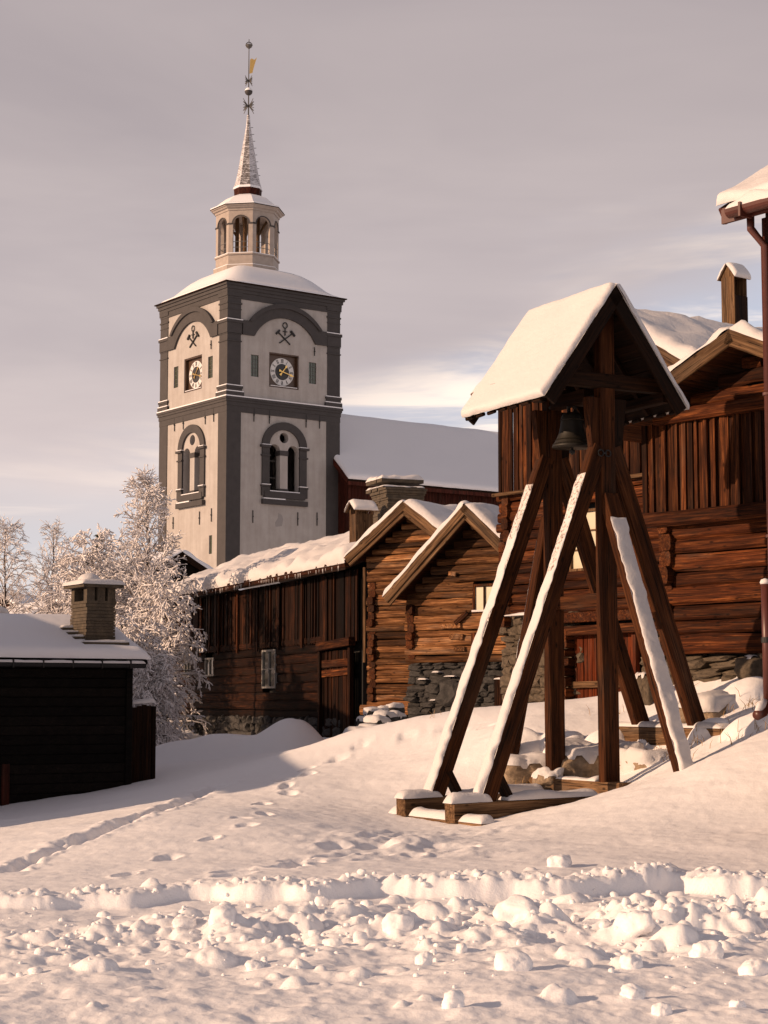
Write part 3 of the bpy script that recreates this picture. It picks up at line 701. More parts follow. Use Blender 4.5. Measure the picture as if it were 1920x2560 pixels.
        for h, txt in enumerate(romans):
            th = 2 * math.pi * h / 12; wds = {'I': .055, 'V': .11, 'X': .11}; tot = sum(wds[c] for c in txt); x = -tot / 2
            def P(u, v): return (-.03 + math.sin(th) * v + math.cos(th) * u, zc + math.cos(th) * v - math.sin(th) * u)
            def stroke(u0, v0, u1, v1, t=.026): num.prism([P(u0 - t / 2, v0), P(u0 + t / 2, v0), P(u1 + t / 2, v1), P(u1 - t / 2, v1)], f, -.25, -.238)
            for c in txt:
                wd = wds[c]; m_ = x + wd / 2
                if c == 'I': stroke(m_, .62, m_, .89)
                elif c == 'V': stroke(m_, .62, m_ - .04, .89); stroke(m_, .62, m_ + .04, .89)
                else: stroke(m_ - .04, .62, m_ + .04, .89); stroke(m_ + .04, .62, m_ - .04, .89)
                x += wd
        num.build('numerals', MAT['dial_black'], ck)
        def hand(name, th, l, w, d):
            def P(u, v): return (-.03 + math.sin(th) * v + math.cos(th) * u, zc + math.cos(th) * v - math.sin(th) * u)
            m = MB(); m.prism([P(-w, -.22), P(w, -.22), P(w * .7, l * .62), P(w * 2.4, l * .72), P(0, l), P(-w * 2.4, l * .72), P(-w * .7, l * .62)], f, d, d + .025)
            m.prism([P(-w * 2.6, -.30), P(w * 2.6, -.30), P(w * .9, -.12), P(-w * .9, -.12)], f, d - .001, d + .024); m.build(name, MAT['gold'], ck)
        hand('hour_hand', R(30 * 1.28), .62, .036, -.20); hand('minute_hand', R(17.6 * 6), .93, .034, -.165)
        MB().prism([(-1.1, Zm(971) + b + .002), (1.05, Zm(971) + b + .002), (1.05, Zm(971) + b + .04), (-1.1, Zm(971) + b + .04)], f, -.2, .0).build('snow_line', MAT['snow_far'], ck)
        # crossed hammers under the copper sign
        ze = Zm(846); m = MB(); g = lambda a, z, d=.06: Vector(f(a, ze + z, d))
        for p, q in (((-.44, -.38), (.60, .38)), ((.41, -.40), (-.56, .36))): m.bar(g(*p), g(*q), .07)
        m.bar(g(.78, .22), g(.46, .56), .13); m.bar(g(-.72, .22), g(-.44, .50), .12)
        m.tube([g(.18 * math.cos(t * math.pi / 8), .88 + .19 * math.sin(t * math.pi / 8)) for t in range(17)], .035, 6)
        m.bar(g(0, .70), g(0, .18), .06); m.bar(g(-.18, .45), g(.18, .45), .055); m.build('hammer_emblem', MAT['iron'], C)
        for a, y, l in ((-2.43, 1046, .45), (-1.21, 1047, .45), (1.76, 1047, .45), (2.87, 1044, .5), (-2.46, 1297, .42), (1.12, 1295, .45), (2.69, 1292, .45), (2.43, 869, .3)):
            m = MB(); z = Zm(y); m.bar(f(a, z - l, .05), f(a, z + l, .05), .045); m.lathe([(.0, -.07), (.07, 0), (0, .07)], 6)
            m.v[-18:] = [tuple(Vector(f(a, z, .07)) + Vector(v)) for v in m.v[-18:]]; m.build('wall_anchor', MAT['iron'], C)
    # worn plaster patch on the right face, slit window low on the left one
    z = Zm(1300); MB().prism([(-.48, -.50), (.02, -.42), (.12, .02), (.02, .32), (-.28, .46), (-.30, .10), (-.52, -.2)], lambda a, b, d: fr(a - .15, z + b, d), -.02, .006).build('plaster_patch', MAT['patch'], C)
    z0, z1 = Zm(1388), Zm(1342); lw = MB().prism([(2.35, z0), (2.75, z0), (2.75, z1), (2.35, z1)], fl, -.12, -.1).build('slit_window', MAT['pane_green'], C)
    # curved roof, deep in snow
    def sqring(h, z, n=64, e=9.0):
        o = []
        for i in range(n):
            t = 2 * math.pi * (i + .5) / n; c, s_ = math.cos(t), math.sin(t); k = (abs(c) ** e + abs(s_) ** e) ** (-1 / e); o.append((h * k * c, h * k * s_, z))
        return o
    z0 = Zk(706); mb = MB(); ring(mb, s2 + .40, z0, z0 + .07); rf = mb.build('roof', MAT['dark_timber'], C)
    prof = [(s2 + .42, .07), (s2 + .41, .15), (s2 + .12, .27), (s2 - .25, .52), (s2 - .65, .92), (s2 - 1.1, 1.34), (s2 - 1.65, 1.72), (s2 - 2.1, 1.94), (2.0, 2.08), (1.2, 2.2)]
    vs = []; fs = []; n = 64
    for h, dz in prof: vs += sqring(h, z0 + dz)
    for i in range(len(prof) - 1): fs += [(i * n + j, i * n + (j + 1) % n, (i + 1) * n + (j + 1) % n, (i + 1) * n + j) for j in range(n)]
    fs.append(tuple(range((len(prof) - 1) * n, len(prof) * n))); mk('snow_cover', vs, fs, MAT['snow_far'], rf, smooth=True)
    # octagonal lantern
    RL = 2.24; ap = RL * math.cos(math.pi / 8); hw = RL * math.sin(math.pi / 8); zl0, zl1, zsp, zlt = Zl(664), Zl(631), Zl(556), Zl(522)
    oct_ = lambda mb, r, z0, z1, r1=None: mb.lathe([(r, z0), (r if r1 is None else r1, z1)], 8, off=math.pi / 8)
    lan = MB(); oct_(lan, RL, zl0 - 1.0, zl1); lan = lan.build('lantern', MAT['lantern_paint'], C)
    for r_, a_, b_ in ((RL + .16, zl0 - .9, zl0 + .1), (RL + .09, zl1 - .10, zl1)): m = MB(); oct_(m, r_, a_, b_); m.build('lantern_moulding', MAT['lantern_paint'], lan)
    m = MB(); oct_(m, RL + .07, zl1 + .002, zl1 + .05); m.build('snow_line', MAT['snow_far'], lan)
    m = MB(); oct_(m, RL + .15, zl0 + .102, zl0 + .14); m.build('snow_line', MAT['snow_far'], lan)
    for k in range(8):
        t = math.pi / 4 * k; nx, ny = math.cos(t), math.sin(t)
        F = lambda a, z, d: (nx * (ap + d) - ny * a, ny * (ap + d) + nx * a, z)
        wa = hw - .30; nn = 14
        arc = [(wa * math.cos(math.pi - math.pi * i / nn), zsp + wa * .95 * math.sin(math.pi * i / nn)) for i in range(nn + 1)]
        MB().prism([(-hw, zl1), (-wa, zl1)] + arc + [(wa, zl1), (hw, zl1), (hw, zlt), (-hw, zlt)], F, -.22, 0).build('lantern_panel', MAT['lantern_paint'], lan)
        arco = [((wa + .06) * math.cos(math.pi * i / nn), zsp + (wa + .06) * .95 * math.sin(math.pi * i / nn)) for i in range(nn + 1)]
        MB().prism(arc + arco, F, -.02, .05).build('arch_trim', MAT['grey_trim'], lan)
        for s_ in (-1, 1):
            a0, a1 = sorted((s_ * wa, s_ * (hw + .02))); MB().prism([(a0, zsp - .06), (a1, zsp - .06), (a1, zsp + .03), (a0, zsp + .03)], F, -.1, .06).build('impost', MAT['grey_trim'], lan)
        for dz in (.45, .85): m = MB(); m.bar(F(-wa, zl1 + dz, -.1), F(wa, zl1 + dz, -.1), .035); m.build('rail', MAT['iron_light'], lan)
    for k in range(4):
        t = math.pi / 4 + math.pi / 2 * k; c, s_ = math.cos(t), math.sin(t)
        m = MB(); m.bar((c * .75, s_ * .75, zl1 - .3), (c * .75, s_ * .75, zlt), .2); m.bar((c * .72, s_ * .72, zl1 + 1.6), (c * 1.55, s_ * 1.55, zlt - .1), .14); m.build('inner_post', MAT['grey_board'], lan)
    for r0, r1, a_, b_ in ((RL + .06, RL + .10, zlt - .05, zlt + .12), (RL + .20, RL + .30, zlt + .12, zlt + .24), (RL + .36, RL + .40, zlt + .24, zlt + .30)):
        m = MB(); oct_(m, r0, a_, b_, r1); m.build('lantern_cornice', MAT['lantern_paint'], lan)
    zc0 = zlt + .30; m = MB(); oct_(m, RL + .43, zc0, zc0 + .05); cup = m.build('cupola', MAT['dark_timber'], C)
    zc1 = at(617, 484, 123.6).z
    H = zc1 - zc0; m = MB(); m.lathe([(RL + .44, zc0 + .05), (RL + .40, zc0 + .14), (RL + .06, zc0 + H * .22), (RL - .30, zc0 + H * .48), (RL - .70, zc0 + H * .74), (RL - 1.15, zc0 + H * .90), (.9, zc0 + H * .97), (.8, zc0 + H)], 8, off=math.pi / 8)
    m.build('snow_cover', MAT['snow_far'], cup)
    # spire
    zp0, zp1, zpt = Zs(485), Zs(472), Zs(288)
    m = MB(); oct_(m, .95, zc1 - .25, zp1 - .12, 1.0); sk = m.build('spire_skirt', MAT['red_board'], C)
    m = MB(); oct_(m, 1.07, zp1 - .12, zp1 + .06, 1.0); m.build('snow_line', MAT['snow_far'], sk)
    V = []; prof = [(1.02, zp1), (.86, zp1 + .5), (.70, zp1 + 1.3), (.16, zpt - .8), (.10, zpt)]
    vs = []; fs = []
    for r_, z_ in prof: vs += [(r_ * math.cos(math.pi / 8 + j * math.pi / 4), r_ * math.sin(math.pi / 8 + j * math.pi / 4), z_) for j in range(8)]
    for i in range(len(prof) - 1): fs += [(i * 8 + j, i * 8 + (j + 1) % 8, (i + 1) * 8 + (j + 1) % 8, (i + 1) * 8 + j) for j in range(8)]
    fs.append(tuple(range((len(prof) - 1) * 8, len(prof) * 8)))
    sp = mk('spire', vs, fs, MAT['spire_snowy'], C); sp.data.materials.append(MAT['spire_slate'])
    for p in sp.data.polygons:
        if abs(math.atan2(p.normal.y, p.normal.x) - R(-135)) < R(20): p.material_index = 1
    m = MB()
    for i in range(8):
        z_ = zp1 + 1.0 + (zpt - 1.4 - zp1) * i / 8; r_ = .78 - .66 * i / 8.6; t = R(-45 + 22); m.bar((r_ * math.cos(t) * .8, r_ * math.sin(t) * .8, z_), ((r_ + .10) * math.cos(t), (r_ + .10) * math.sin(t), z_ + .02), .03)
    m.build('climbing_hooks', MAT['iron'], sp)
    # finial
    m = MB(); m.tube([(0, 0, zpt - .3), (0, 0, Zs(98))], [.05, .025], 8); fin = m.build('finial_rod', MAT['iron'], C)
    zb_ = Zs(229); m = MB(); m.lathe([(.28 * math.sin(math.pi * i / 10) + .001, zb_ - .28 * math.cos(math.pi * i / 10)) for i in range(11)], 16); m.build('ball', MAT['grey_trim'], fin, smooth=True)
    m = MB(); m.lathe([(.285 * math.sin(math.pi * (.55 + .045 * i)) + .001, zb_ - .29 * math.cos(math.pi * (.55 + .045 * i))) for i in range(11)], 16); m.build('snow_cap', MAT['snow_far'], fin, smooth=True)
    for zz, rr in ((Zs(265), .50), (Zs(202), .34)):
        m = MB()
        for k in range(4):
            t = R(9) + math.pi / 2 * k; c, s_ = math.cos(t), math.sin(t)
            for q in (-.9, -.45, 0, .45, .9): m.tube([(c * .05, s_ * .05, zz), (c * rr * .6, s_ * rr * .6, zz + q * rr * .45), (c * rr, s_ * rr, zz + q * rr)], [.035, .03, .02], 5)
        m.build('scroll_ornament', MAT['iron_light'], fin)
    zc_ = Zs(113); m = MB()
    for k in range(6):
        t = math.pi / 3 * k; m.tube([(math.cos(t) * .26 * math.sin(math.pi * i / 8), math.sin(t) * .26 * math.sin(math.pi * i / 8), zc_ - .26 + .52 * i / 8) for i in range(9)], .02, 5)
    m.lathe([(.02, zc_ - .3), (.2, zc_ - .12), (.27, zc_), (.22, zc_ + .02)], 10); m.build('crown_ball', MAT['iron_light'], fin)
    za, zb2 = Zs(184), Zs(144); u = Vector((math.cos(-TH), math.sin(-TH), 0))
    m = MB(); m.prism([(.05, 0), (.26, .05), (.34, .40), (.56, zb2 - za), (.40, (zb2 - za) * .86), (.20, (zb2 - za) * .95), (.08, (zb2 - za) * .86)], lambda a, b, d: (u.x * a - u.y * d, u.y * a + u.x * d, za + b), -.015, .015); m.build('weather_vane', MAT['gold'], fin)
    # nave
    zr, ze, wv, x0, x1 = at(855, 1040, 128.9).z, at(870, 1195, 121.7).z, 6.2, 4.08, 34
    mb = MB(); mb.box(x0 + .35, x1, -wv + .5, wv - .5, zb, ze - .15); nv = mb.build('nave_wall', MAT['red_board'], C)
    MB().prism([(-wv + .5, ze - .16), (wv - .5, ze - .16), (0, zr - .5)], lambda a, b, d: (d, a, b), x0 + .351, x1).build('gable', MAT['red_board'], nv)
    n_ = int((x1 - x0 - .4) / .28); m = MB()
    for i in range(n_): x = x0 + .4 + i * .28; m.box(x, x + .06, -wv + .47, -wv + .502, zb, ze - .2)
    tag(m.build('cover_strips', MAT['red_board'], nv), kind='stuff')
    sl = math.hypot(wv, zr - ze)
    for s_ in (-1, 1):
        rf = MB().prism([(0, zr), (s_ * wv, ze), (s_ * wv, ze - .2), (0, zr - .25)], lambda a, b, d: (d, a, b), x0, x1).build('nave_roof', MAT['dark_timber'], C)
        MB().box(x0, x1, s_ * wv - .06, s_ * wv + .06, ze - .46, ze - .202).build('eave_board', MAT['red_board'], rf)
        snow_slab('snow_cover', rf, (x0 - .03, 0, zr + .01), (1, 0, 0), (0, s_ * wv, ze - zr), x1 - x0, sl + .08, .28, .3, 61 + s_, .5, .12, .03, 'snow_far', freq=.5)
    for s_ in (-1, 1): beam('verge_board', (x0 - .04, 0, zr - .15), (x0 - .04, s_ * wv, ze - .15), .06, .34, MAT['red_board'], C, up=(0, s_ * (zr - ze), wv))
build_church()
for o in bpy.data.objects:
    if o.parent and o.parent.name == 'church' and o.name.split('.')[0] in ('lantern', 'cupola', 'spire_skirt', 'spire', 'finial_rod'): o.location = (-.17, .12, 0)

# ------------------------------------------------------------------ bell frame
def build_bell_frame():
    AL = .49; O = Vector((3.197, 24.6, 0)); B = empty('belfry', O, AL, 'tall braced timber bell frame with steep snowy gable roof on the snow bank', 'bell frame')
    T, D = MAT['timber'], MAT['dark_timber']; za, ze, S, L = 7.36, 5.72, 1.19, 2.05; q2, q1 = .257, 1.582
    rnd = random.Random(3)
    for q in (q2, q1): beam('post', (0, q, .36), (0, q, za - .25), .25, .165, T, B, up=(0, -1, 0), seg=6, wob=.004)
    for q in (q2, q1):                                                     # long braces across the frame
        for x0, z0, x1, z1, nm in ((-1.98, .30, -.16, 4.98, 'brace'), (1.52, 1.22, .16, 4.98, 'brace')):
            a, b = Vector((x0, q, z0)), Vector((x1, q, z1)); d = (b - a).normalized(); n = Vector((-d.z, 0, d.x)) if x0 < 0 else Vector((d.z, 0, -d.x))
            br = beam(nm, a - d * .08, b + d * .12, .165, .23, T, B, up=n, seg=6, wob=.004)
    def brace_snow(a, b, n, w, T_, seed, l0, l1, h=.115, rough=.35, mat='snow', taper=0.0):
        a, b, n = Vector(a), Vector(b), Vector(n).normalized(); d = (b - a); Ln = d.length; d.normalize(); u = d.cross(n).normalized()
        o = a + n * h - u * (w / 2 + .012) + d * l0 * Ln
        snow_slab('snow_cover', B, o, u, d, w + .02, (l1 - l0) * Ln, T_, .05, seed, .03, rough, .02, mat, freq=3.1, taper=taper)
    for i, q in enumerate((q2, q1)):
        a, b = Vector((-1.98, q, .30)), Vector((-.16, q, 4.98)); d = (b - a).normalized(); n = Vector((-d.z, 0, d.x))
        brace_snow(a, b, n, .165, .056, 11 + i, .0, .80, rough=.34, taper=.8); brace_snow(a, b, n, .15, .016, 13 + i, .50, .93, rough=.6, mat='snow_speckle')
    # braces along the frame, snow on the outer ones
    lat = [((0, 2.93, .44), (0, q1 + .10, 4.15)), ((0, -1.42, .64), (0, q2 - .10, 4.32))]
    for i, (a, b) in enumerate(lat):
        a, b = Vector(a), Vector(b); d = (b - a).normalized(); n = Vector((0, d.z, -d.y)); n = n if n.z > 0 else -n
        beam('brace', a - d * .1, b + d * .1, .23, .165, T, B, up=n, seg=6, wob=.004)
        brace_snow(a, b, n, .22, .05, 21 + i, .0, .93, h=.082, rough=.38, taper=.75)
    # cross rail low between the posts and the knee boards under the bell
    beam('rail', (0, q2, 2.98), (0, q1, 2.98), .10, .19, T, B)
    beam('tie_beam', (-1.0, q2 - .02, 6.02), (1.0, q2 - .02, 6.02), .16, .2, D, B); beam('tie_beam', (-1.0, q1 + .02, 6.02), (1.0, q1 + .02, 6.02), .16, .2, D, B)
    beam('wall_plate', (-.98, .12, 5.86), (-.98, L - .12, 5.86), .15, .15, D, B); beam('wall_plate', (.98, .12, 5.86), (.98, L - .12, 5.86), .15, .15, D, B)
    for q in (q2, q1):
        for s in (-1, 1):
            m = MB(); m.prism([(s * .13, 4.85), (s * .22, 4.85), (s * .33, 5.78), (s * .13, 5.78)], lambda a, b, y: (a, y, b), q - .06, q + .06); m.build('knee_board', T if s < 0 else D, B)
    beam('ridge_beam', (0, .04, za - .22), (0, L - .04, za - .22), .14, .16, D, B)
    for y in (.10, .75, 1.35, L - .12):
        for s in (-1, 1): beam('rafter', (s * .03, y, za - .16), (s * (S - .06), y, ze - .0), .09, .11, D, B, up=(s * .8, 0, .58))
    # roof of boards with barge boards and snow
    sl = Vector((S, 0, ze - za)); nL = Vector((-(za - ze), 0, S)).normalized()
    for s in (-1, 1):
        d = Vector((s * S, 0, ze - za)); n = Vector((s * (za - ze), 0, S)).normalized(); rf = None
        nb = 9; w = d.length / nb
        for i in range(nb):
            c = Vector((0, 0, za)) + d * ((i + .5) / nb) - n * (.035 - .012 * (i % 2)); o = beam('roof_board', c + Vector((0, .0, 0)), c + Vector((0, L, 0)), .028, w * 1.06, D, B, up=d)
            rf = rf or o
        beam('barge_board', Vector((0, -.03, za - .02)) - n * .10, Vector((s * S, -.03, ze - .02)) - n * .10, .05, .20, D, B, up=n)
        beam('barge_board', Vector((0, L + .03, za - .02)) - n * .10, Vector((s * S, L + .03, ze - .02)) - n * .10, .05, .20, D, B, up=n)
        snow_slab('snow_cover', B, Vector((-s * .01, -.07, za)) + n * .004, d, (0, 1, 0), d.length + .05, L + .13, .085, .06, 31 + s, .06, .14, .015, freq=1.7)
        for i in range(7): beam('eave_lath', (s * (S - .04), .1 + i * .3, ze - .05), (s * (S - .04), .28 + i * .3, ze - .06), .05, .05, D, B)
    # sills
    beam('sill_beam', (0, -.15, .39), (0, 3.05, .39), .26, .2, MAT['grey_board'], B)
    snow_slab('snow_cover', B, (-.12, q2 + .15, .49), (1, 0, 0), (0, 1, 0), .24, q1 - q2 - .3, .05, .08, 41, .06, .6, .01)
    snow_slab('snow_cover', B, (-.12, q1 + .15, .49), (1, 0, 0), (0, 1, 0), .24, 1.2, .09, .1, 42, .06, .4, .01)
    for q in (q2, q1):
        beam('sill_beam', (-2.52, q, .14), (-.1, q, .20), .25, .25, MAT['grey_board'], B)
        snow_slab('snow_cover', B, (-2.55, q - .13, .265), (1, 0, .02), (0, 1, 0), .62, .26, .13, .1, 43 + int(q * 10), .05, .25, .012)
        snow_slab('snow_cover', B, (-1.7, q - .13, .285), (1, 0, .02), (0, 1, 0), 1.45, .26, .10, .1, 45 + int(q * 10), .05, .25, .012)
        beam('foot_wedge', (-1.62, q, .3), (-1.80, q, .62), .17, .10, MAT['dark_timber'], B)
    beam('sill_beam', (-2.36, -.45, -.07), (-2.36, 2.02, -.07), .22, .22, MAT['grey_board'], B); beam('sill_beam', (-2.30, -.3, -.26), (-2.30, 1.8, -.26), .22, .18, MAT['grey_board'], B)
    for a, b in ((-.45, q2 - .14), (q2 + .14, q1 - .14), (q1 + .14, 2.02)): snow_slab('snow_cover', B, (-2.48, a, .04), (1, 0, 0), (0, 1, 0), .24, b - a, .11, .09, 47 + int(a * 9), .05, .2, .01)
    beam('sill_beam', (1.52, -.4, 1.08), (1.52, 2.4, 1.08), .26, .26, MAT['grey_board'], B)
    snow_slab('snow_cover', B, (1.38, -.42, 1.21), (1, 0, 0), (0, 1, 0), .28, 2.86, .07, .1, 49, .06, .4, .01)
    # chain hook on the post
    m = MB(); m.tube([(-.14 + .045 * math.cos(t * .7), q2 - .10, 5.0 + .045 * math.sin(t * .7)) for t in range(10)], .011, 5); m.tube([(-.02 + .045 * math.cos(t * .7), q2 - .10, 5.0 + .045 * math.sin(t * .7)) for t in range(10)], .011, 5); m.bar((-.1, q2 - .1, 5.0), (-.05, q2 - .1, 5.0), .02); m.build('chain_hook', MAT['iron'], B)
    # the bell, on its yoke in the open gable
    c, s_ = math.cos(AL), math.sin(AL); yb, xb = (q1 + q2) / 2, -.10
    pos = Vector((O.x + xb * c - yb * s_, O.y + xb * s_ + yb * c, 0))
    bell = empty('bell', (pos.x, pos.y, 5.17), AL, 'bronze bell hanging from a yoke under the roof of the timber bell frame', 'bell')
    bell.scale = (.86, .86, .86)
    m = MB(); m.lathe([(.335, 0), (.325, .03), (.275, .11), (.225, .22), (.195, .36), (.180, .50), (.150, .56), (.08, .585), (.03, .59)], 36); bo = m.build('bell_body', MAT['bronze'], bell, smooth=True)
    for z_, r_ in ((.05, .315), (.12, .272), (.46, .187)): m = MB(); m.lathe([(r_, z_ - .012), (r_ + .012, z_), (r_, z_ + .012)], 36); m.build('bead', MAT['bronze'], bo)
    m = MB(); m.tube([(0, 0, .40), (0, 0, -.06)], .02, 8); m.lathe([(.01, -.12), (.05, -.09), (.05, -.05), (.01, -.02)], 10); m.build('clapper', MAT['iron'], bell)
    m = MB(); m.tube([(-.07, 0, .58), (-.08, 0, .67), (0, 0, .72), (.08, 0, .67), (.07, 0, .58)], .025, 8); m.tube([(0, -.07, .58), (0, -.08, .67), (0, 0, .72), (0, .08, .67), (0, .07, .58)], .025, 8); m.build('crown_loop', MAT['iron'], bell)
    beam('yoke', (0, -.50, .80), (0, .50, .80), .19, .22, MAT['dark_timber'], bell)
    m = MB(); m.tube([(0, -.66, .76), (0, .66, .76)], .028, 8); m.build('axle', MAT['iron'], bell)
    m = MB(); m.tube([(.12, .15, .72), (.30, .1, .5), (.36, .1, .30), (.33, .1, .22)], .018, 6); m.build('bell_lever', MAT['iron'], bell)
build_bell_frame()
# ------------------------------------------------------------------ log houses and barn
def clip_gable(xa, za, sl, sr, drop=.28): return lambda z: (xa - (za - drop - z) / sl, xa + (za - drop - z) / sr)

def build_house_a():
    LOGMAT[0] = 'log_tan'
    p = at(1010, 1245, 47); tip = at(860, 1394, 48.2)
    H = empty('log_house', (p.x, p.y, 0), R(-36.87), 'log house with grey barge boards, wedged between the long barn and its steeper neighbour', 'house')
    za, z0 = p.z - .1, tip.z; sl = (za - z0) / 1.96
    gable_roof(H, 0, za, -1.96, z0, 1.9, za - 1.9 * sl, 0, 7.5, seed=3, snowT=.17, barge=.2)
    log_wall(H, -1.5, 1.5, 1.42, za - .3, .165, 11, y=.55, clip=clip_gable(0, za, sl, sl, .22), stick=.10)
    side_logs(H, -1.38, .62, 3.5, 1.5, z0 - .75, .19, 12, stick=.30)
    log(H, -1.75, 1.5, .50, 1.35, .26, .26, random.Random(4))
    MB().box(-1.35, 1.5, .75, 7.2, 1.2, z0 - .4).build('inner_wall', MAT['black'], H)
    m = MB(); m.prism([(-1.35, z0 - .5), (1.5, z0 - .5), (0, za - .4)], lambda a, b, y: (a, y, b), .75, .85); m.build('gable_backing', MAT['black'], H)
    beam('corner_strip', (-1.66, .46, 2.6), (-1.66, .46, z0 - .25), .09, .05, MAT['grey_board'], H)
    beam('hewn_post', (1.02, .40, 1.9), (1.02, .40, 3.95), .14, .14, MAT['plank_wood'], H)
    snow_slab('snow_cover', H, (.9, .3, 3.955), (1, 0, 0), (0, 1, 0), .24, .2, .06, .07, 5, .05)
build_house_a()

def build_house_b():
    p = at(1163, 1250, 44); tip = at(955, 1492, 45.5)
    H = empty('log_house', (p.x, p.y, 0), R(-36.87), 'log house with steep gable, small pale two-pane window and rough stone footing', 'house')
    za, z0 = p.z - .1, tip.z; sl = (za - z0) / 2.5
    gable_roof(H, 0, za, -2.5, z0, 2.4, za - 2.4 * sl, 0, 7, seed=7, snowT=.17, barge=.2)
    zf = at(1080, 1655, 44.5).z; wx = (-.12, .50, at(1205, 1527, 43.9).z, at(1205, 1460, 43.9).z)
    log_wall(H, -2.1, 1.8, zf, za - .3, .20, 21, y=.60, clip=clip_gable(0, za, sl, sl, .24), stick=.14, holes=[wx])
    side_logs(H, -2.0, .7, 3.5, zf, z0 - .35, .22, 22, stick=.34)
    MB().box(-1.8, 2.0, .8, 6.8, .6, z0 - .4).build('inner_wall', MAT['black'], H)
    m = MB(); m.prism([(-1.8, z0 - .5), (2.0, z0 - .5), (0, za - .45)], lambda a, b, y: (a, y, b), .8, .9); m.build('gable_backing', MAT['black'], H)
    window(H, wx[0] + .03, wx[1] - .03, wx[2] + .03, wx[3] - .03, .56, 2, 1, 'pane_sky_cream', 'plank_wood', .06)
    MB().box(wx[0] - .02, wx[1] + .02, .46, .52, wx[2] + .0, wx[2] + .045).build('snow_line', MAT['snow'], H)
    rnd = random.Random(8)
    for i in range(16):                                      # short patched-in pieces among the logs
        x = rnd.uniform(-1.4, 1.6); z = rnd.uniform(zf + .3, zf + 2.6); w = rnd.uniform(.18, .6)
        if abs(x) * sl + z > za - .9 or (wx[0] - .4 < x < wx[1] + .1 and z > wx[2] - .25): continue
        beam('patch_board', (x, .47, z), (x + w, .47 + rnd.uniform(-.02, .02), z + rnd.uniform(-.03, .03)), .05, rnd.uniform(.09, .16), MAT['log_tan'], H)
    beam('leaning_board', (-.62, .44, zf + .95), (-.25, .44, zf + 1.22), .05, .13, MAT['plank_wood'], H)
    beam('post', (-.05, .44, zf + .35), (-.05, .44, zf + .72), .14, .1, MAT['plank_wood'], H)
    stone_wall(H, -2.2, 1.0, .35, zf, .50, 31, .22, .62, .12, .24, 'dark_rock', .4)
    stone(H, (-.75, .38, 1.75), (.62, .5, .72), rnd, 'dark_rock', 'boulder'); stone(H, (-.55, .40, 1.25), (.7, .5, .4), rnd, 'dark_rock', 'boulder')
    for i in range(12):
        x, z = rnd.uniform(-1.8, .6), rnd.uniform(.9, zf - .05); snow_slab('snow_ledge', H, (x, .40, z), (1, 0, 0), (0, 1, 0), rnd.uniform(.2, .42), .16, .035, .06, 90 + i, .06, .5, .02)
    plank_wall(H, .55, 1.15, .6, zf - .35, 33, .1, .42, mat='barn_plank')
build_house_b()

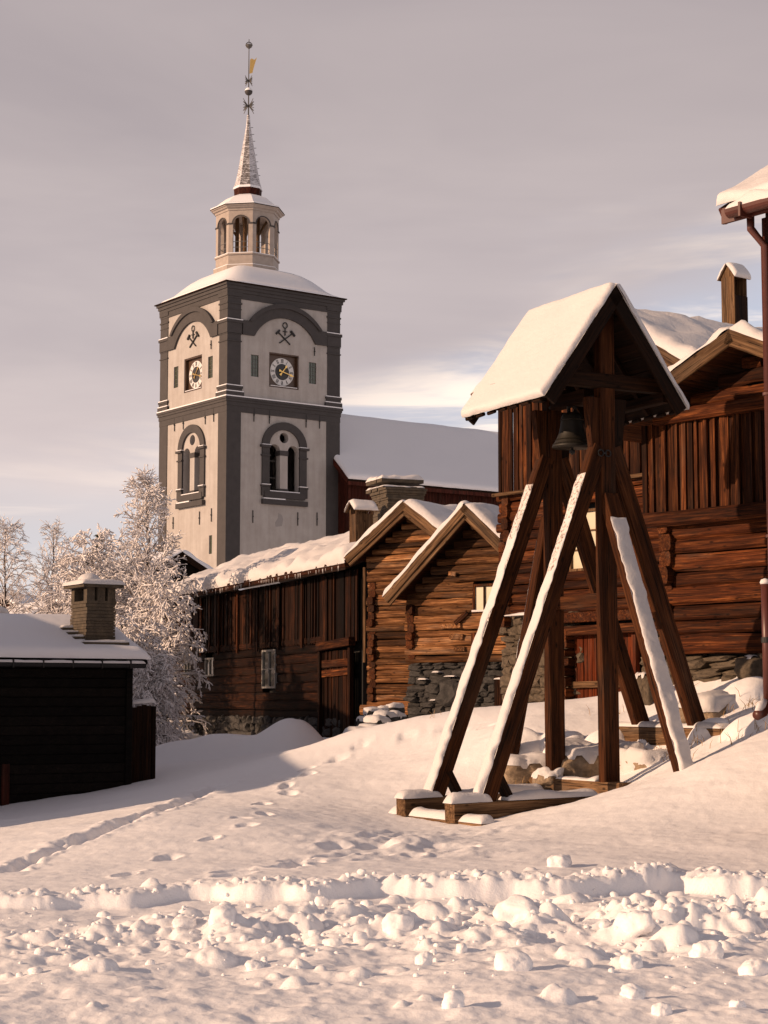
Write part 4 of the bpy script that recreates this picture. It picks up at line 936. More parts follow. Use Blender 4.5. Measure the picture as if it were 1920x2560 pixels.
def build_barn():
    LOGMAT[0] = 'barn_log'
    p = at(890, 1600, 50); H = empty('barn', (p.x, p.y, 0), math.atan2(-.92, .38), 'long dark weathered plank barn with deep snow on its roof, chimney and small windows', 'barn')
    ze = at(890, 1412, 50).z; zr = at(870, 1356, 58.7).z; Lh = 18.2; zm = at(850, 1605, 51.5).z
    w1 = (-8.15, -6.85, at(673, 1720, 56.9).z, at(673, 1625, 56.9).z); w2 = (-14.4, -13.4, at(526, 1690, 62.8).z, at(526, 1645, 62.8).z); w3 = (-17.0, -16.2, w2[2], w2[3])
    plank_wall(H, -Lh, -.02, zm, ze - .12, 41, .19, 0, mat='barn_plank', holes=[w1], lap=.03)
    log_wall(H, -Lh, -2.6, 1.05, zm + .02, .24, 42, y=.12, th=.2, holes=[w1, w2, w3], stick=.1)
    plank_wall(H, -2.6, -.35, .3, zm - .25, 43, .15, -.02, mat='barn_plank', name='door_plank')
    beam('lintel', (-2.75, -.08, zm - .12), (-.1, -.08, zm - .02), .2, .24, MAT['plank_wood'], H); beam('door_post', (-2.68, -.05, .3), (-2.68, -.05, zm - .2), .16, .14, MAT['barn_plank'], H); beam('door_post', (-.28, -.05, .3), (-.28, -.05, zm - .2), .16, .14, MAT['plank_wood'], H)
    beam('board', (-2.5, -.06, zm - .9), (-.4, -.06, zm - .85), .04, .2, MAT['plank_wood'], H); beam('board', (-2.5, -.06, zm - .62), (-.4, -.06, zm - .60), .04, .22, MAT['plank_wood'], H)
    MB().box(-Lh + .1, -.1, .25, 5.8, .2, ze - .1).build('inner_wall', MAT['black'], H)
    for w, nx, nz in ((w1, 2, 2), (w2, 2, 1), (w3, 2, 1)): window(H, w[0] + .05, w[1] - .05, w[2] + .05, w[3] - .05, .04, nx, nz, 'pane_dark', 'white_paint', .06)
    for i in range(8): beam('wall_prop', (-Lh + 1.3 + i * 2.1, -.05, zm - .1), (-Lh + 1.3 + i * 2.1, -.05, ze - .2), .12, .05, MAT['plank_wood'], H)
    stone_wall(H, -Lh, -.3, -.3, 1.1, -.05, 44, .35, .8, .18, .3, 'dark_rock', .4)
    x0, x1 = -Lh - .5, .25
    rf = MB().prism([(-.42, ze - .16), (-.42, ze - .04), (3, zr), (3, zr - .14)], lambda a, b, x: (x, a, b), x0, x1).build('roof_slope', MAT['dark_timber'], H)
    MB().prism([(6.4, ze - .16), (6.4, ze - .04), (3.001, zr), (3.001, zr - .14)], lambda a, b, x: (x, a, b), x0, x1).build('roof_slope', MAT['dark_timber'], H)
    beam('eave_log', (x0, -.38, ze - .02), (x1, -.38, ze + .0), .12, .2, MAT['log_wood'], H, seg=10, wob=.012)
    v = Vector((0, 3.42, zr - ze + .04))
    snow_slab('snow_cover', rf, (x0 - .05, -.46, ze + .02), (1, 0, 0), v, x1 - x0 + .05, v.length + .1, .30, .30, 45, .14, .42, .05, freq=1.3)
    v2 = Vector((0, 3.4, ze - zr)); snow_slab('snow_cover', rf, (x0 - .05, 2.98, zr + .02), (1, 0, 0), v2, x1 - x0 + .05, v2.length, .28, .3, 46, .4, .3, .04, freq=1.1)
    rnd = random.Random(6); m = MB()
    for i in range(90):
        x = rnd.uniform(x0 + 1, x1 - .1); l = rnd.uniform(.04, .16); m.lathe([(.012, ze - .03), (.002, ze - .03 - l)], 5, c=(x, -.45))
    tag(m.build('icicles', MAT['snow'], H), kind='stuff')
    # slab chimney and boarded vent on the roof
    c = H.matrix_basis.inverted() @ at(995, 1300, 52); zt = at(995, 1190, 52).z; zc = zr - .5
    hw = .56; k = rnd
    ch = MB().box(c.x - hw + .06, c.x + hw - .06, c.y - hw + .06, c.y + hw - .06, zc, zt - .45).build('chimney', MAT['slate'], H)
    z = zc; m = MB()
    while z < zt - .42:
        h = k.uniform(.05, .10)
        for s in range(2):
            sp = c.x + k.uniform(-.25, .25); f = k.uniform(-.03, .03); ex = .10 * max(0, (z - zt + .8) / .4)
            m.box(c.x - hw + f - ex, sp - .004, c.y - hw + k.uniform(-.03, .03) - ex, c.y + hw + ex, z, z + h * .9); m.box(sp + .004, c.x + hw + f + ex, c.y - hw + k.uniform(-.03, .03) - ex, c.y + hw + ex + .002, z, z + h * .9); break
        z += h
    tag(m.build('slate_courses', MAT['slate'], ch), kind='stuff')
    for i, (dz, hh) in enumerate(((-.42, .09), (-.18, .10))):
        for s in range(3):
            x = c.x - hw - .12 + s * .45 + k.uniform(-.05, .05); o = beam('cap_slab', (x, c.y - hw - .1, zt + dz), (x, c.y + hw + .1, zt + dz + k.uniform(-.03, .05)), .38, hh, MAT['slate'], ch)
            snow_slab('snow_cover', H, (x - .19, c.y - hw - .12, zt + dz + hh * .5), (1, 0, 0), (0, 1, 0), .38, 2 * hw + .22, .13 if i else .07, .12, 70 + i * 3 + s, .08, .4, .02)
    c = H.matrix_basis.inverted() @ at(903, 1300, 51.3); zv = at(903, 1262, 51.3).z; hw = .26
    vt = MB().box(c.x - hw, c.x + hw, c.y - hw, c.y + hw, ze + .2, zv - .28).build('roof_vent', MAT['grey_board'], H)
    for sx in (-1, 1):
        for sy in (-1, 1): beam('vent_post', (c.x + sx * (hw - .03), c.y + sy * (hw - .03), zv - .6), (c.x + sx * (hw - .03), c.y + sy * (hw - .03), zv - .02), .06, .06, MAT['grey_board'], vt)
    for s in (-1, 1):
        d = Vector((s * (hw + .12), 0, -.26)); beam('vent_roof', (c.x, c.y, zv + .06), Vector((c.x, c.y, zv + .06)) + d, .7, .04, MAT['grey_board'], vt, up=(-s * d.z, 0, abs(d.x)))
        snow_slab('snow_cover', vt, Vector((c.x, c.y - .38, zv + .09)), d, (0, 1, 0), d.length + .03, .76, .10, .1, 77 + s, .08, .2, .02)
build_barn()

def build_storehouse_c():
    LOGMAT[0] = 'log_wood'
    p = at(1252, 1300, 37); H = empty('storehouse', (p.x, p.y, 0), math.atan2(-.8, .6), 'tall log and plank storehouse right behind the bell frame, with red plank door', 'storehouse')
    Z = lambda px, py, Y: at(px, py, Y).z
    zp = Z(1252, 1238, 37); zl = Z(1252, 1545, 37); za = Z(1560, 772, 34.1); xa = 3.35; z0 = Z(1252, 985, 37); sr = .60; slf = (za - z0) / (xa + .35)
    top = lambda x: (za - .3 - (xa - x) * slf) if x < xa else (za - .3 - (x - xa) * sr)
    plank_wall(H, 0, 7.2, zp + .02, za, 51, .115, -.06, top=top, lap=.035)
    w = (2.05, 2.95, Z(1472, 1425, 34.9), Z(1472, 1272, 34.9)); d = (2.2, 3.85, 1.2, Z(1500, 1588, 34.5))
    log_wall(H, .05, 7.0, zl, zp, .21, 52, y=.12, stick=.22, holes=[w])
    side_logs(H, .16, .2, 3, zl - .3, zp - .05, .23, 53, stick=.34)
    beam('floor_pole', (-.1, -.12, zp - .01), (7.0, -.12, zp - .01), .07, .07, MAT['grey_board'], H, seg=6, wob=.008)
    window(H, w[0] + .05, w[1] - .05, w[2] + .05, w[3] - .05, .06, 1, 3, 'pane_sky_cream', 'grey_board', .05)
    zs = Z(1500, 1545, 34.5)
    beam('lintel_log', (1.5, -.1, zs + .02), (5.0, -.1, zs + .04), .22, .2, MAT['log_wood'], H, seg=5, wob=.01); beam('lintel_log', (1.9, -.14, d[3] + .10), (5.0, -.14, d[3] + .12), .2, .18, MAT['plank_wood'], H)
    plank_wall(H, d[0], d[1], 1.0, d[3] + .02, 54, .14, -.02, mat='door_red', name='door_plank', lap=.008)
    zb_ = Z(1500, 1712, 34.5); beam('door_bar', (2.1, -.08, zb_), (3.9, -.08, zb_ + .02), .05, .13, MAT['grey_board'], H)
    beam('door_post', (d[1] + .06, -.05, 1.0), (d[1] + .06, -.05, d[3]), .12, .12, MAT['door_red'], H)
    stone_wall(H, -.05, d[0] - .02, .8, zl + .05, -.02, 55, .2, .55, .12, .25, 'stone', .35); stone_wall(H, d[1] + .12, 7.0, .8, zl + .05, -.02, 56, .2, .55, .10, .22, 'stone', .35)
    snow_slab('snow_ledge', H, (.3, -.22, zl + .02), (1, 0, 0), (0, 1, 0), 1.1, .2, .05, .07, 57, .06, .5, .02)
    side_logs(H, d[0] - .1, -.1, .3, 1.0, zl - .4, .2, 58, stick=.18)
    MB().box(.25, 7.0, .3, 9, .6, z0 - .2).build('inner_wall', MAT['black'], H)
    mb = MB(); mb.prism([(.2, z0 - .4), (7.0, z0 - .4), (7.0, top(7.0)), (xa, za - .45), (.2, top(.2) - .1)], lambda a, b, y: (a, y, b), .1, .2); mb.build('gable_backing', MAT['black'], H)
    x1 = 7.3; gable_roof(H, xa, za, -.35, z0, x1, za - (x1 - xa) * sr, -.45, 9.5, seed=59, snowT=.22, barge=.22, snow_rough=.35)
    # boarded smoke vent standing on the ridge
    q = H.matrix_basis.inverted() @ at(1836, 740, 40.5); zt = at(1836, 696, 40.5).z; hw = .20
    vt = empty('wooden_vent', at(1836, 740, 40.5) * 1, math.atan2(-.8, .6), 'narrow grey board smoke vent with snow cap rising above the blue shaded storehouse roof', 'vent'); vt.location.z = 0
    z0v = at(1836, 800, 40.5).z - .6
    for i in range(2): MB().box(-hw + i * hw + .003, i * hw - .003, -hw - .02, -hw, z0v, zt).build('plank', MAT['grey_board'], vt)
    for i in range(2): MB().box(hw, hw + .02, -hw + i * hw + .003, i * hw - .003, z0v, zt - .45).build('plank', MAT['dark_timber'], vt)
    MB().box(-hw, -hw + .02, -hw, hw, z0v, zt).build('plank', MAT['grey_board'], vt); MB().box(-hw + .02, hw, hw - .02, hw, z0v, zt).build('plank', MAT['grey_board'], vt)
    m = MB(); m.prism([(-hw, zt), (hw, zt), (0, zt + .26)], lambda a, b, y: (a, y, b), -hw - .018, hw - .02); m.build('gable_board', MAT['grey_board'], vt)
    for s in (-1, 1):
        d_ = Vector((s * (hw + .06), 0, -.34)); beam('vent_roof', (0, -.0, zt + .30), Vector((0, 0, zt + .30)) + d_, .52, .03, MAT['grey_board'], vt, up=(-s * d_.z, 0, abs(d_.x)))
        snow_slab('snow_cover', vt, (0, -.28, zt + .315), d_, (0, 1, 0), d_.length + .02, .54, .09, .08, 87 + s, .06, .2, .015)
build_storehouse_c()

def build_storehouse_e():
    p = at(1612, 1150, 29); H = empty('storehouse', (p.x, p.y, 0), math.atan2(-.75, .66), 'nearest reddish log storehouse at the right edge, plank upper floor under a low gable', 'storehouse')
    Z = lambda py, Y=28: at(1770, py, Y).z
    za = at(1832, 838, 27.4).z; xa = 2.20; z0 = at(1540, 1090, 29.5).z; sl = (za - z0) / 2.85
    zb, zlog, zpl, ztop = Z(1635), Z(1282), Z(1285), Z(1042)
    gable_roof(H, xa, za, -.65, z0, 4.9, za - 2.7 * sl, -.55, 3.0, seed=91, snowT=.15, barge=.24, snow_rough=.6, layers=1, edge=.05)
    plank_wall(H, 0, 4.2, zpl, ztop, 61, .10, -.06, lap=.04, jag=.05)
    log_wall(H, .26, 4.2, zb, zlog - .15, .27, 62, y=.16, th=.24, stick=.10)
    r = random.Random(9); log(H, -.02, 4.2, -.02, zlog - .02, .24, .26, r, wob=.025, seg=6)
    log(H, .30, 4.2, -.05, ztop + .08, .22, .2, r, wob=.008)
    log_wall(H, 0, 4.2, ztop + .19, za - .15, .22, 63, y=.06, th=.18, clip=clip_gable(xa, za, sl, sl, .26), stick=.0)
    side_logs(H, .40, .2, 2.6, zb, zlog - .15, .27, 64, th=.2, stick=.3)
    stone_wall(H, .2, 3.6, 1.2, zb - .02, .02, 65, .3, .8, .08, .17, 'stone', .4)
    MB().box(.45, 3.6, .3, 2.8, 1.2, z0 - .2).build('inner_wall', MAT['black'], H)
    m = MB(); m.prism([(.1, z0 - .6), (4.0, z0 - .6), (4.0, za - 1.8 * sl - .3), (xa, za - .4), (.1, za - 2.1 * sl - .3)], lambda a, b, y: (a, y, b), .12, .2); m.build('gable_backing', MAT['black'], H)
    MB().box(.12, .2, .1, 2.8, zlog, z0 + .2).build('side_wall', MAT['dark_timber'], H)
build_storehouse_e()

def build_house_g():
    p = at(1812, 518, 20); rz = math.atan2(-.79, .61)
    H = empty('town_house', (p.x, p.y, 0), rz, 'house corner at the top right edge with dark red gutter and downpipe', 'house')
    ze = p.z; M = MAT['red_metal']
    d = Vector((0, 1, .62)).normalized(); rf = MB().prism([(0, -.16), (3.2, 3.2 * .62 - .16), (3.2, 3.2 * .62), (0, 0)], lambda a, b, x: (x, a, ze + b), 0, 5).build('roof_slope', MAT['dark_timber'], H)
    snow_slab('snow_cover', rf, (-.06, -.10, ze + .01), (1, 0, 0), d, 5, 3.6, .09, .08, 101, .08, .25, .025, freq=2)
    beam('verge_board', (-.03, 0, ze - .10), (-.03, 3.2, ze + 3.2 * .62 - .10), .05, .2, M, H, up=(0, -.62, 1))
    MB().box(-.02, 5, -.04, -.002, ze - .2, ze - .02).build('fascia', M, H)
    g = MB()
    c = [(-.09 + .085 * math.cos(math.pi + math.pi * i / 8), -.10 + .085 * math.sin(math.pi + math.pi * i / 8)) for i in range(9)]
    g.prism(c + [(x * .9 - .009, z * .9 - .0) for x, z in c[::-1]], lambda a, b, x: (x, a - .02, ze + b), .16, 5); gut = g.build('gutter', M, H)
    snow_slab('snow_cover', gut, (.16, -.19, ze - .10), (1, 0, 0), (0, 1, 0), 4.8, .16, .12, .07, 103, .08, .5, .01)
    for i in range(6): MB().box(.38 + i * .7, .41 + i * .7, -.215, -.02, ze - .22, ze - .06).build('gutter_bracket', M, gut)
    MB().box(.25, 5, .40, 3.4, 0, ze - .05).build('wall', MAT['red_board'], H)
    plank_wall(H, .22, 5, 0, ze - .12, 151, .17, .345, mat='red_board', lap=.02)
    inv = H.matrix_basis.inverted(); L = lambda x, y, Y: inv @ at(x, y, Y)
    a = L(1876, 538, 19.9); b = L(1877, 572, 19.9); c_ = L(1912, 616, 19.95); e = L(1930, 1700, 19.9)
    e.x, e.y = c_.x, c_.y; e.z = 2.3
    MB().tube([a, b, c_, e], .046, 14).build('downpipe', M, H, smooth=True)
    for z in (5.0, 3.4): m = MB(); m.tube([Vector((c_.x, c_.y, z)), Vector((c_.x, c_.y, z + .03))], .062, 14); m.bar((c_.x, c_.y, z + .015), (c_.x + .1, c_.y + .25, z + .015), .02); m.build('pipe_clip', M, H)
    # drain pipe lower down with its spout
    t = at(1913, 1458, 19.6); q = at(1914, 1752, 19.6); q.x = t.x; o = at(1893, 1788, 19.35)
    D = empty('drain_pipe', (t.x, t.y, q.z), 0, 'dark red drain pipe with snow on its rim and short spout, right edge', 'pipe'); k = Vector((t.x, t.y, q.z))
    MB().tube([t - k, q - k], .048, 14).build('pipe', M, D, smooth=True); MB().tube([q - k, (q.lerp(o, .4) - k) + Vector((0, 0, -.06)), o - k], [.05, .052, .055], 14).build('spout', M, D, smooth=True)
    zz = (at(1913, 1600, 19.6) - k).z; m = MB(); m.tube([(0, 0, zz - .03), (0, 0, zz + .03)], .058, 14); m.build('pipe_collar', MAT['iron'], D)
    m = MB(); m.lathe([(.052, (t - k).z - .01), (.06, (t - k).z + .01), (.045, (t - k).z + .04), (.001, (t - k).z + .055)], 12); m.build('snow_cap', MAT['snow'], D, smooth=True)
    s0, s1 = q.lerp(o, .25) - k, o - k; m = MB(); m.tube([s0 + Vector((0, 0, .035)), (s0 + s1) / 2 + Vector((0, 0, .05)), s1 + Vector((0, 0, .035))], [.03, .05, .03], 10); m.build('snow_cover', MAT['snow'], D, smooth=True)
build_house_g()

# ------------------------------------------------------------------ dark hut, fence, far houses
def build_hut():
    p = at(322, 1800, 37); H = empty('hut', (p.x, p.y, 0), math.atan2(.53, .85), 'low black timber hut at the left with snowy roof, gutter and stone chimney', 'hut')
    ze = at(322, 1652, 37).z; zr = ze + .84; X0 = -9
    rnd = random.Random(2); z = -1.0
    while z < ze - .05:
        h = min(.19, ze - .02 - z); beam('wall_board', (X0, -.0, z + h / 2), (-.0, -.0, z + h / 2), .05, h * .97, MAT['tarred'], H, up=(0, -.12, 1)); z += .19
    MB().box(X0, -.05, .04, 4.2, -1, ze).build('inner_wall', MAT['black'], H)
    beam('corner_board', (-.02, -.05, -1), (-.02, -.05, ze - .02), .14, .05, MAT['tarred'], H); beam('corner_board', (-2.62, -.05, -1), (-2.62, -.05, .35), .16, .06, MAT['red_board'], H)
    x1 = .24
    rf = MB().prism([(-.35, ze - .08), (-.35, ze + .0), (2.1, zr), (2.1, zr - .1)], lambda a, b, x: (x, a, b), X0, x1).build('roof_slope', MAT['tarred'], H)
    MB().prism([(4.5, ze - .08), (4.5, ze), (2.101, zr), (2.101, zr - .1)], lambda a, b, x: (x, a, b), X0, x1).build('roof_slope', MAT['tarred'], H)
    v = Vector((0, 2.45, zr - ze)); snow_slab('snow_cover', rf, (X0, -.38, ze + .03), (1, 0, 0), v, x1 - X0 + .06, v.length + .06, .17, .2, 111, .12, .10, .012, 'snow_far', freq=1.0)
    v2 = Vector((0, 2.4, ze - zr)); snow_slab('snow_cover', rf, (X0, 2.08, zr + .03), (1, 0, 0), v2, x1 - X0 + .06, v2.length, .17, .2, 112, .3, .1, .02, 'snow_far', freq=1.0)
    gt = MB().tube([(X0, -.42, ze - .10), (x1 - .08, -.42, ze - .10)], .06, 8).build('gutter', MAT['iron'], H)
    snow_slab('snow_cover', gt, (X0, -.48, ze - .065), (1, 0, 0), (0, 1, 0), x1 - X0 - .1, .12, .05, .05, 113, .1, .2, .004)
    for i in range(9): MB().box(-.2 - i * .62, -.17 - i * .62, -.49, -.35, ze - .17, ze - .0).build('gutter_bracket', MAT['iron'], gt)
    # chimney of thin stone courses with open flue under a slab
    cx0, cx1, cy0, cy1 = -.88, -.24, .20, 1.05; zt = at(205, 1442, 37.3).z - .17; zo = zt - .40
    ch = MB().box(cx0 + .03, cx1 - .03, cy0 + .03, cy1 - .03, ze, zo).build('chimney', MAT['slate'], H); z = ze + .1; m = MB(); k = random.Random(15)
    while z < zo: h = k.uniform(.045, .075); j = lambda: k.uniform(-.012, .012); m.box(cx0 + j(), cx1 + j(), cy0 + j(), cy1 + j(), z, z + h * .88); z += h
    tag(m.build('stone_courses', MAT['slate'], ch), kind='stuff')
    for px in (cx0 + .09, (cx0 + cx1) / 2, cx1 - .09):
        for py in (cy0 + .09, cy1 - .09): MB().box(px - .085, px + .085, py - .085, py + .085, zo, zt - .08).build('flue_pier', MAT['slate'], ch)
    MB().box(cx0 - .12, cx1 + .12, cy0 - .12, cy1 + .12, zt - .08, zt - .02).build('cap_slab', MAT['slate'], ch)
    snow_slab('snow_cover', ch, (cx0 - .15, cy0 - .15, zt - .018), (1, 0, 0), (0, 1, 0), cx1 - cx0 + .3, cy1 - cy0 + .3, .10, .09, 114, .06, .15, .012)
    m = MB(); m.lathe([(.24, zt + .05), (.23, zt + .13), (.16, zt + .2), (.06, zt + .235), (.001, zt + .24)], 16, c=((cx0 + cx1) / 2 - .1, (cy0 + cy1) / 2)); m.build('snow_cap', MAT['snow'], ch, smooth=True)
    for i, (x, y, w, dz) in enumerate(((cx0 - .14, .06, .98, .34), (cx0 - .20, .42, .28, .46), (cx0 - .22, .72, .3, .56), (cx0 - .24, 1.0, .3, .66))):
        beam('flashing_slab', (x, y, ze + dz), (x + w, y, ze + dz + .01), .26, .05, MAT['slate'], ch); snow_slab('snow_cover', ch, (x, y - .12, ze + dz + .03), (1, 0, 0), (0, 1, 0), w, .22, .05, .07, 115 + i, .06, .4, .01)
    # boards beside the hut
    F = empty('board_fence', H.matrix_basis @ Vector((.06, .25, 0)), math.atan2(.53, .85), 'short grey board screen with a lick of snow, beside the black hut', 'fence'); F.location.z = 0
    zt = at(350, 1762, 37.3).z
    for i in range(5): beam('board', (.06 + i * .11, 0, -.9), (.06 + i * .11, .0, zt + k.uniform(-.05, .03)), .116, .03, MAT['dark_timber'], F)
    beam('post', (.62, .02, -.9), (.62, .02, zt - .03), .08, .08, MAT['dark_timber'], F)
    snow_slab('snow_cover', F, (.02, -.09, zt + .01), (1, 0, .06), (0, 1, 0), .62, .2, .08, .09, 121, .06, .3, .02)
build_hut()

def build_outbuilding():  # unseen, inferred from shade on gully and hut; ridges stepped to shape that shade
    H = empty('outbuilding', (-11.4, 24.8, 0), 0, 'unseen long dark outbuilding with lower annex and snowy roof, beyond the left picture edge', 'outbuilding')
    for k, (y0, y1, zr) in enumerate(((0, 6.5, 4.75), (6.5, 28, 5.6))):
        ze = zr - 1.55; MB().box(-6.5, 0, y0 + .01, y1 - .01, -1.5, ze + .1).build('wall', MAT['tarred'], H)
        for s in (-1, 1):
            rf = MB().prism([(-3.25, zr), (-3.25 + s * 3.6, ze), (-3.25 + s * 3.6, ze - .13), (-3.25, zr - .13)], lambda a, b, y: (a, y, b), y0 - .3, y1 + .2).build('roof_slope', MAT['tarred'], H)
            d = Vector((s * 3.6, 0, ze - zr)); snow_slab('snow_cover', rf, (-3.25, y0 - .32, zr + .02), d, (0, 1, 0), d.length + .05, y1 - y0 + .5, .18, .2, 140 + s + k, .4, .15, .03, freq=.8)
        MB().prism([(-6.4, ze), (-.1, ze), (-3.25, zr - .14)], lambda a, b, y: (a, y, b), y0 + .02, y1 - .02).build('gable', MAT['tarred'], H)
build_outbuilding()

def far_house(px, py, Y, rz, half, depth, slope, label, wall, zb=-1, name='house'):
    p = at(px, py, Y); H = empty(name, (p.x, p.y, 0), rz, label, 'house', 'houses seen between the trees'); za = p.z - .2
    MB().prism([(-half + .3, zb), (half - .3, zb), (half - .3, za - slope * half + .1), (0, za - .15), (-half + .3, za - slope * half + .1)], lambda a, b, y: (a, y, b), .35, depth).build('wall', MAT[wall], H)
    gable_roof(H, 0, za, -half, za - slope * half, half, za - slope * half, 0, depth + .3, snowT=.22, seed=131, layers=1, barge=.25, mat='dark_timber', snow_mat='snow_far')
far_house(455, 1368, 78, R(30), 3.4, 7, .58, 'dark gabled house half hidden behind the barn roof and the snowy trees', 'tarred')
far_house(4, 1478, 105, R(-30), 3.6, 8, .62, 'small red house at the left edge far behind the bare trees', 'red_board')
far_house(150, 1492, 98, R(28), 2.4, 8, .5, 'low snow roofed house just left of the hut chimney, seen through trees', 'red_board')
# ------------------------------------------------------------------ trees
def prisms(P0, P1, R0, R1, n=3):
    P0, P1 = np.asarray(P0, float), np.asarray(P1, float); d = P1 - P0; d /= np.linalg.norm(d, axis=1)[:, None] + 1e-9
    a = np.where(np.abs(d[:, 2:3]) < .9, np.array([[0, 0, 1.0]]), np.array([[1.0, 0, 0]])); u = np.cross(d, a); u /= np.linalg.norm(u, axis=1)[:, None]; w = np.cross(u, d)
    rings = []
    for P, Rr in ((P0, R0), (P1, R1)):
        for j in range(n):
            t = 2 * math.pi * j / n + .5; rings.append(P + (u * math.cos(t) + w * math.sin(t)) * np.asarray(Rr)[:, None])
    V = np.stack(rings, 1).reshape(-1, 3); m = len(P0); b = np.arange(m)[:, None] * (2 * n)
    F = np.concatenate([b + np.array([[j, (j + 1) % n, n + (j + 1) % n, n + j]]) for j in range(n)], 0)
    return V, F
def octas(C, Rr, rng):
    C = np.asarray(C, float); o = np.array([(1, 0, 0), (-1, 0, 0), (0, 1, 0), (0, -1, 0), (0, 0, .75), (0, 0, -.55)], float)
    V = (C[:, None] + o[None] * np.asarray(Rr)[:, None, None] * rng.uniform(.7, 1.3, (len(C), 6, 1))).reshape(-1, 3); b = np.arange(len(C))[:, None] * 6
    F = np.concatenate([b + np.array([f]) for f in ((0, 2, 4), (2, 1, 4), (1, 3, 4), (3, 0, 4), (2, 0, 5), (1, 2, 5), (3, 1, 5), (0, 3, 5))], 0)
    return V, F
def tree(name, label, base, top, seed, nb=40, h0=.2, width=1.6, shape=None, up=.5, droop=.25, sub=7, tw=5, rt=.09, snow_r=.03, clump=0.0, lean=(0, 0), group='snow covered trees by the hut', cat='tree', tl=.45):
    rng = np.random.default_rng(seed); base = Vector(base); Ht = top - base.z
    T = empty(name, base, 0, label, cat, group)
    shape = shape or (lambda h: math.sin(math.pi * (.12 + .80 * h)) ** .8)
    trunk0, trunk1, tr0, tr1 = [], [], [], []; B0, B1, b0, b1 = [], [], [], []; S0, S1, s0, s1 = [], [], [], []; K, kr = [], []
    n = 14; pts = []
    wob = rng.normal(0, .035 * Ht / 6, (n + 1, 2)).cumsum(0) * .6
    for i in range(n + 1):
        h = i / n; pts.append(np.array([wob[i, 0] + lean[0] * h * Ht, wob[i, 1] + lean[1] * h * Ht, h * Ht]))
    for i in range(n):
        trunk0.append(pts[i]); trunk1.append(pts[i + 1]); tr0.append(rt * (1 - .93 * i / n)); tr1.append(rt * (1 - .93 * (i + 1) / n))
    def trunk_at(h): f = h * n; i = min(int(f), n - 1); return pts[i] + (pts[i + 1] - pts[i]) * (f - i)
    def poly(p, d, L, k, r, dr, up_gain, store):
        q = [p]; d = d / np.linalg.norm(d)
        for i in range(k):
            d = d + rng.normal(0, .10, 3) + np.array([0, 0, up_gain - dr * (i + 1) / k]); d /= np.linalg.norm(d); q.append(q[-1] + d * L / k)
        for i in range(k): store[0].append(q[i]); store[1].append(q[i + 1]); store[2].append(r * (1 - .8 * i / k)); store[3].append(r * (1 - .8 * (i + 1) / k))
        return q
    bs = (B0, B1, b0, b1)
    def add_snow(q, r):
        for i in range(len(q) - 1):
            if rng.random() < .22: continue
            o = np.array([0, 0, r * .75]); S0.append(q[i] + o); S1.append(q[i + 1] + o); rr = r * rng.uniform(.7, 1.3); s0.append(rr); s1.append(rr * .8)
    for i in range(nb):
        h = h0 + (1 - h0) * ((i + rng.uniform(0, 1)) / nb) ** .9; az = i * 2.4 + rng.uniform(-.5, .5); L = width * shape((h - h0) / (1 - h0)) * rng.uniform(.7, 1.15)
        if L < .12: L = .12
        d = np.array([math.cos(az), math.sin(az), up + .7 * h * up + rng.uniform(-.15, .15)])
        q = poly(trunk_at(h), d, L, 5, max(.008, .30 * rt * (1 - h) + .010), droop * .5, .02, bs); add_snow(q, snow_r * 1.15)
        for j in range(sub):
            f = (j + 1) / (sub + .3); m = min(int(f * 5), 4); p = q[m] + (q[m + 1] - q[m]) * (f * 5 - m); dd = q[m + 1] - q[m]; dd = dd / np.linalg.norm(dd)
            side = rng.normal(0, 1, 3); side -= dd * side.dot(dd); side[2] *= .6; side /= np.linalg.norm(side); l = L * tl * (1.1 - .55 * f) * rng.uniform(.6, 1.2) + .10
            q2 = poly(p, dd * .7 + side * .85 + np.array([0, 0, .15 * up]), l, 3, .009, droop, .0, bs); add_snow(q2, snow_r)
            for k in range(tw):
                f2 = rng.uniform(.25, 1.0); m2 = min(int(f2 * 3), 2); p2 = q2[m2] + (q2[m2 + 1] - q2[m2]) * (f2 * 3 - m2); d2 = q2[m2 + 1] - q2[m2]; d2 = d2 / np.linalg.norm(d2)
                sd2 = rng.normal(0, 1, 3); sd2 /= np.linalg.norm(sd2); q3 = poly(p2, d2 + sd2 * .8, rng.uniform(.12, .32), 2, .007, droop, .0, bs); add_snow(q3, snow_r * .85)
                if clump and rng.random() < .5: K.append(q3[-1] * .6 + q3[1] * .4 + np.array([0, 0, .02])); kr.append(clump * rng.uniform(.6, 1.4))
    V, F = prisms(trunk0, trunk1, tr0, tr1, 8); np_obj('trunk', V, F, MAT['bark'], T)
    V, F = prisms(B0, B1, b0, b1, 3); cr = np_obj('crown', V, F, MAT['bark'], T, False); tag(cr, kind='stuff')
    V, F = prisms(S0, S1, s0, s1, 4); sn = np_obj('snow_load', V, F, MAT['rime'], T); tag(sn, kind='stuff')
    if K: V, F = octas(K, kr, rng); tag(np_obj('snow_clumps', V, F, MAT['rime'], T), kind='stuff')
    return T
def tbase(px, Y): p = at(px, 1700, Y); return (p.x, Y, gz(p.x, Y) - .1)
tree('birch_tree', 'tall upright birch white with rime standing in front of the church tower', tbase(365, 57), at(356, 1208, 57).z, 1, nb=42, h0=.42, width=2.0, up=.95, droop=.12, sub=7, tw=7, rt=.13, snow_r=.017, clump=.032, shape=lambda h: (1 - h) ** .75 * .95 + .12)
DENSE = dict(sub=7, tw=6, snow_r=.021, clump=.042)
tree('snowy_tree', 'dense snow laden tree whose boughs droop in front of the dark barn', tbase(410, 55.5), at(420, 1478, 55.5).z, 2, nb=52, h0=.10, width=1.32, up=.35, droop=.5, rt=.10, shape=lambda h: (.50 + 1.0 * h if h < .4 else .95 - .35 * (h - .4)), **DENSE)
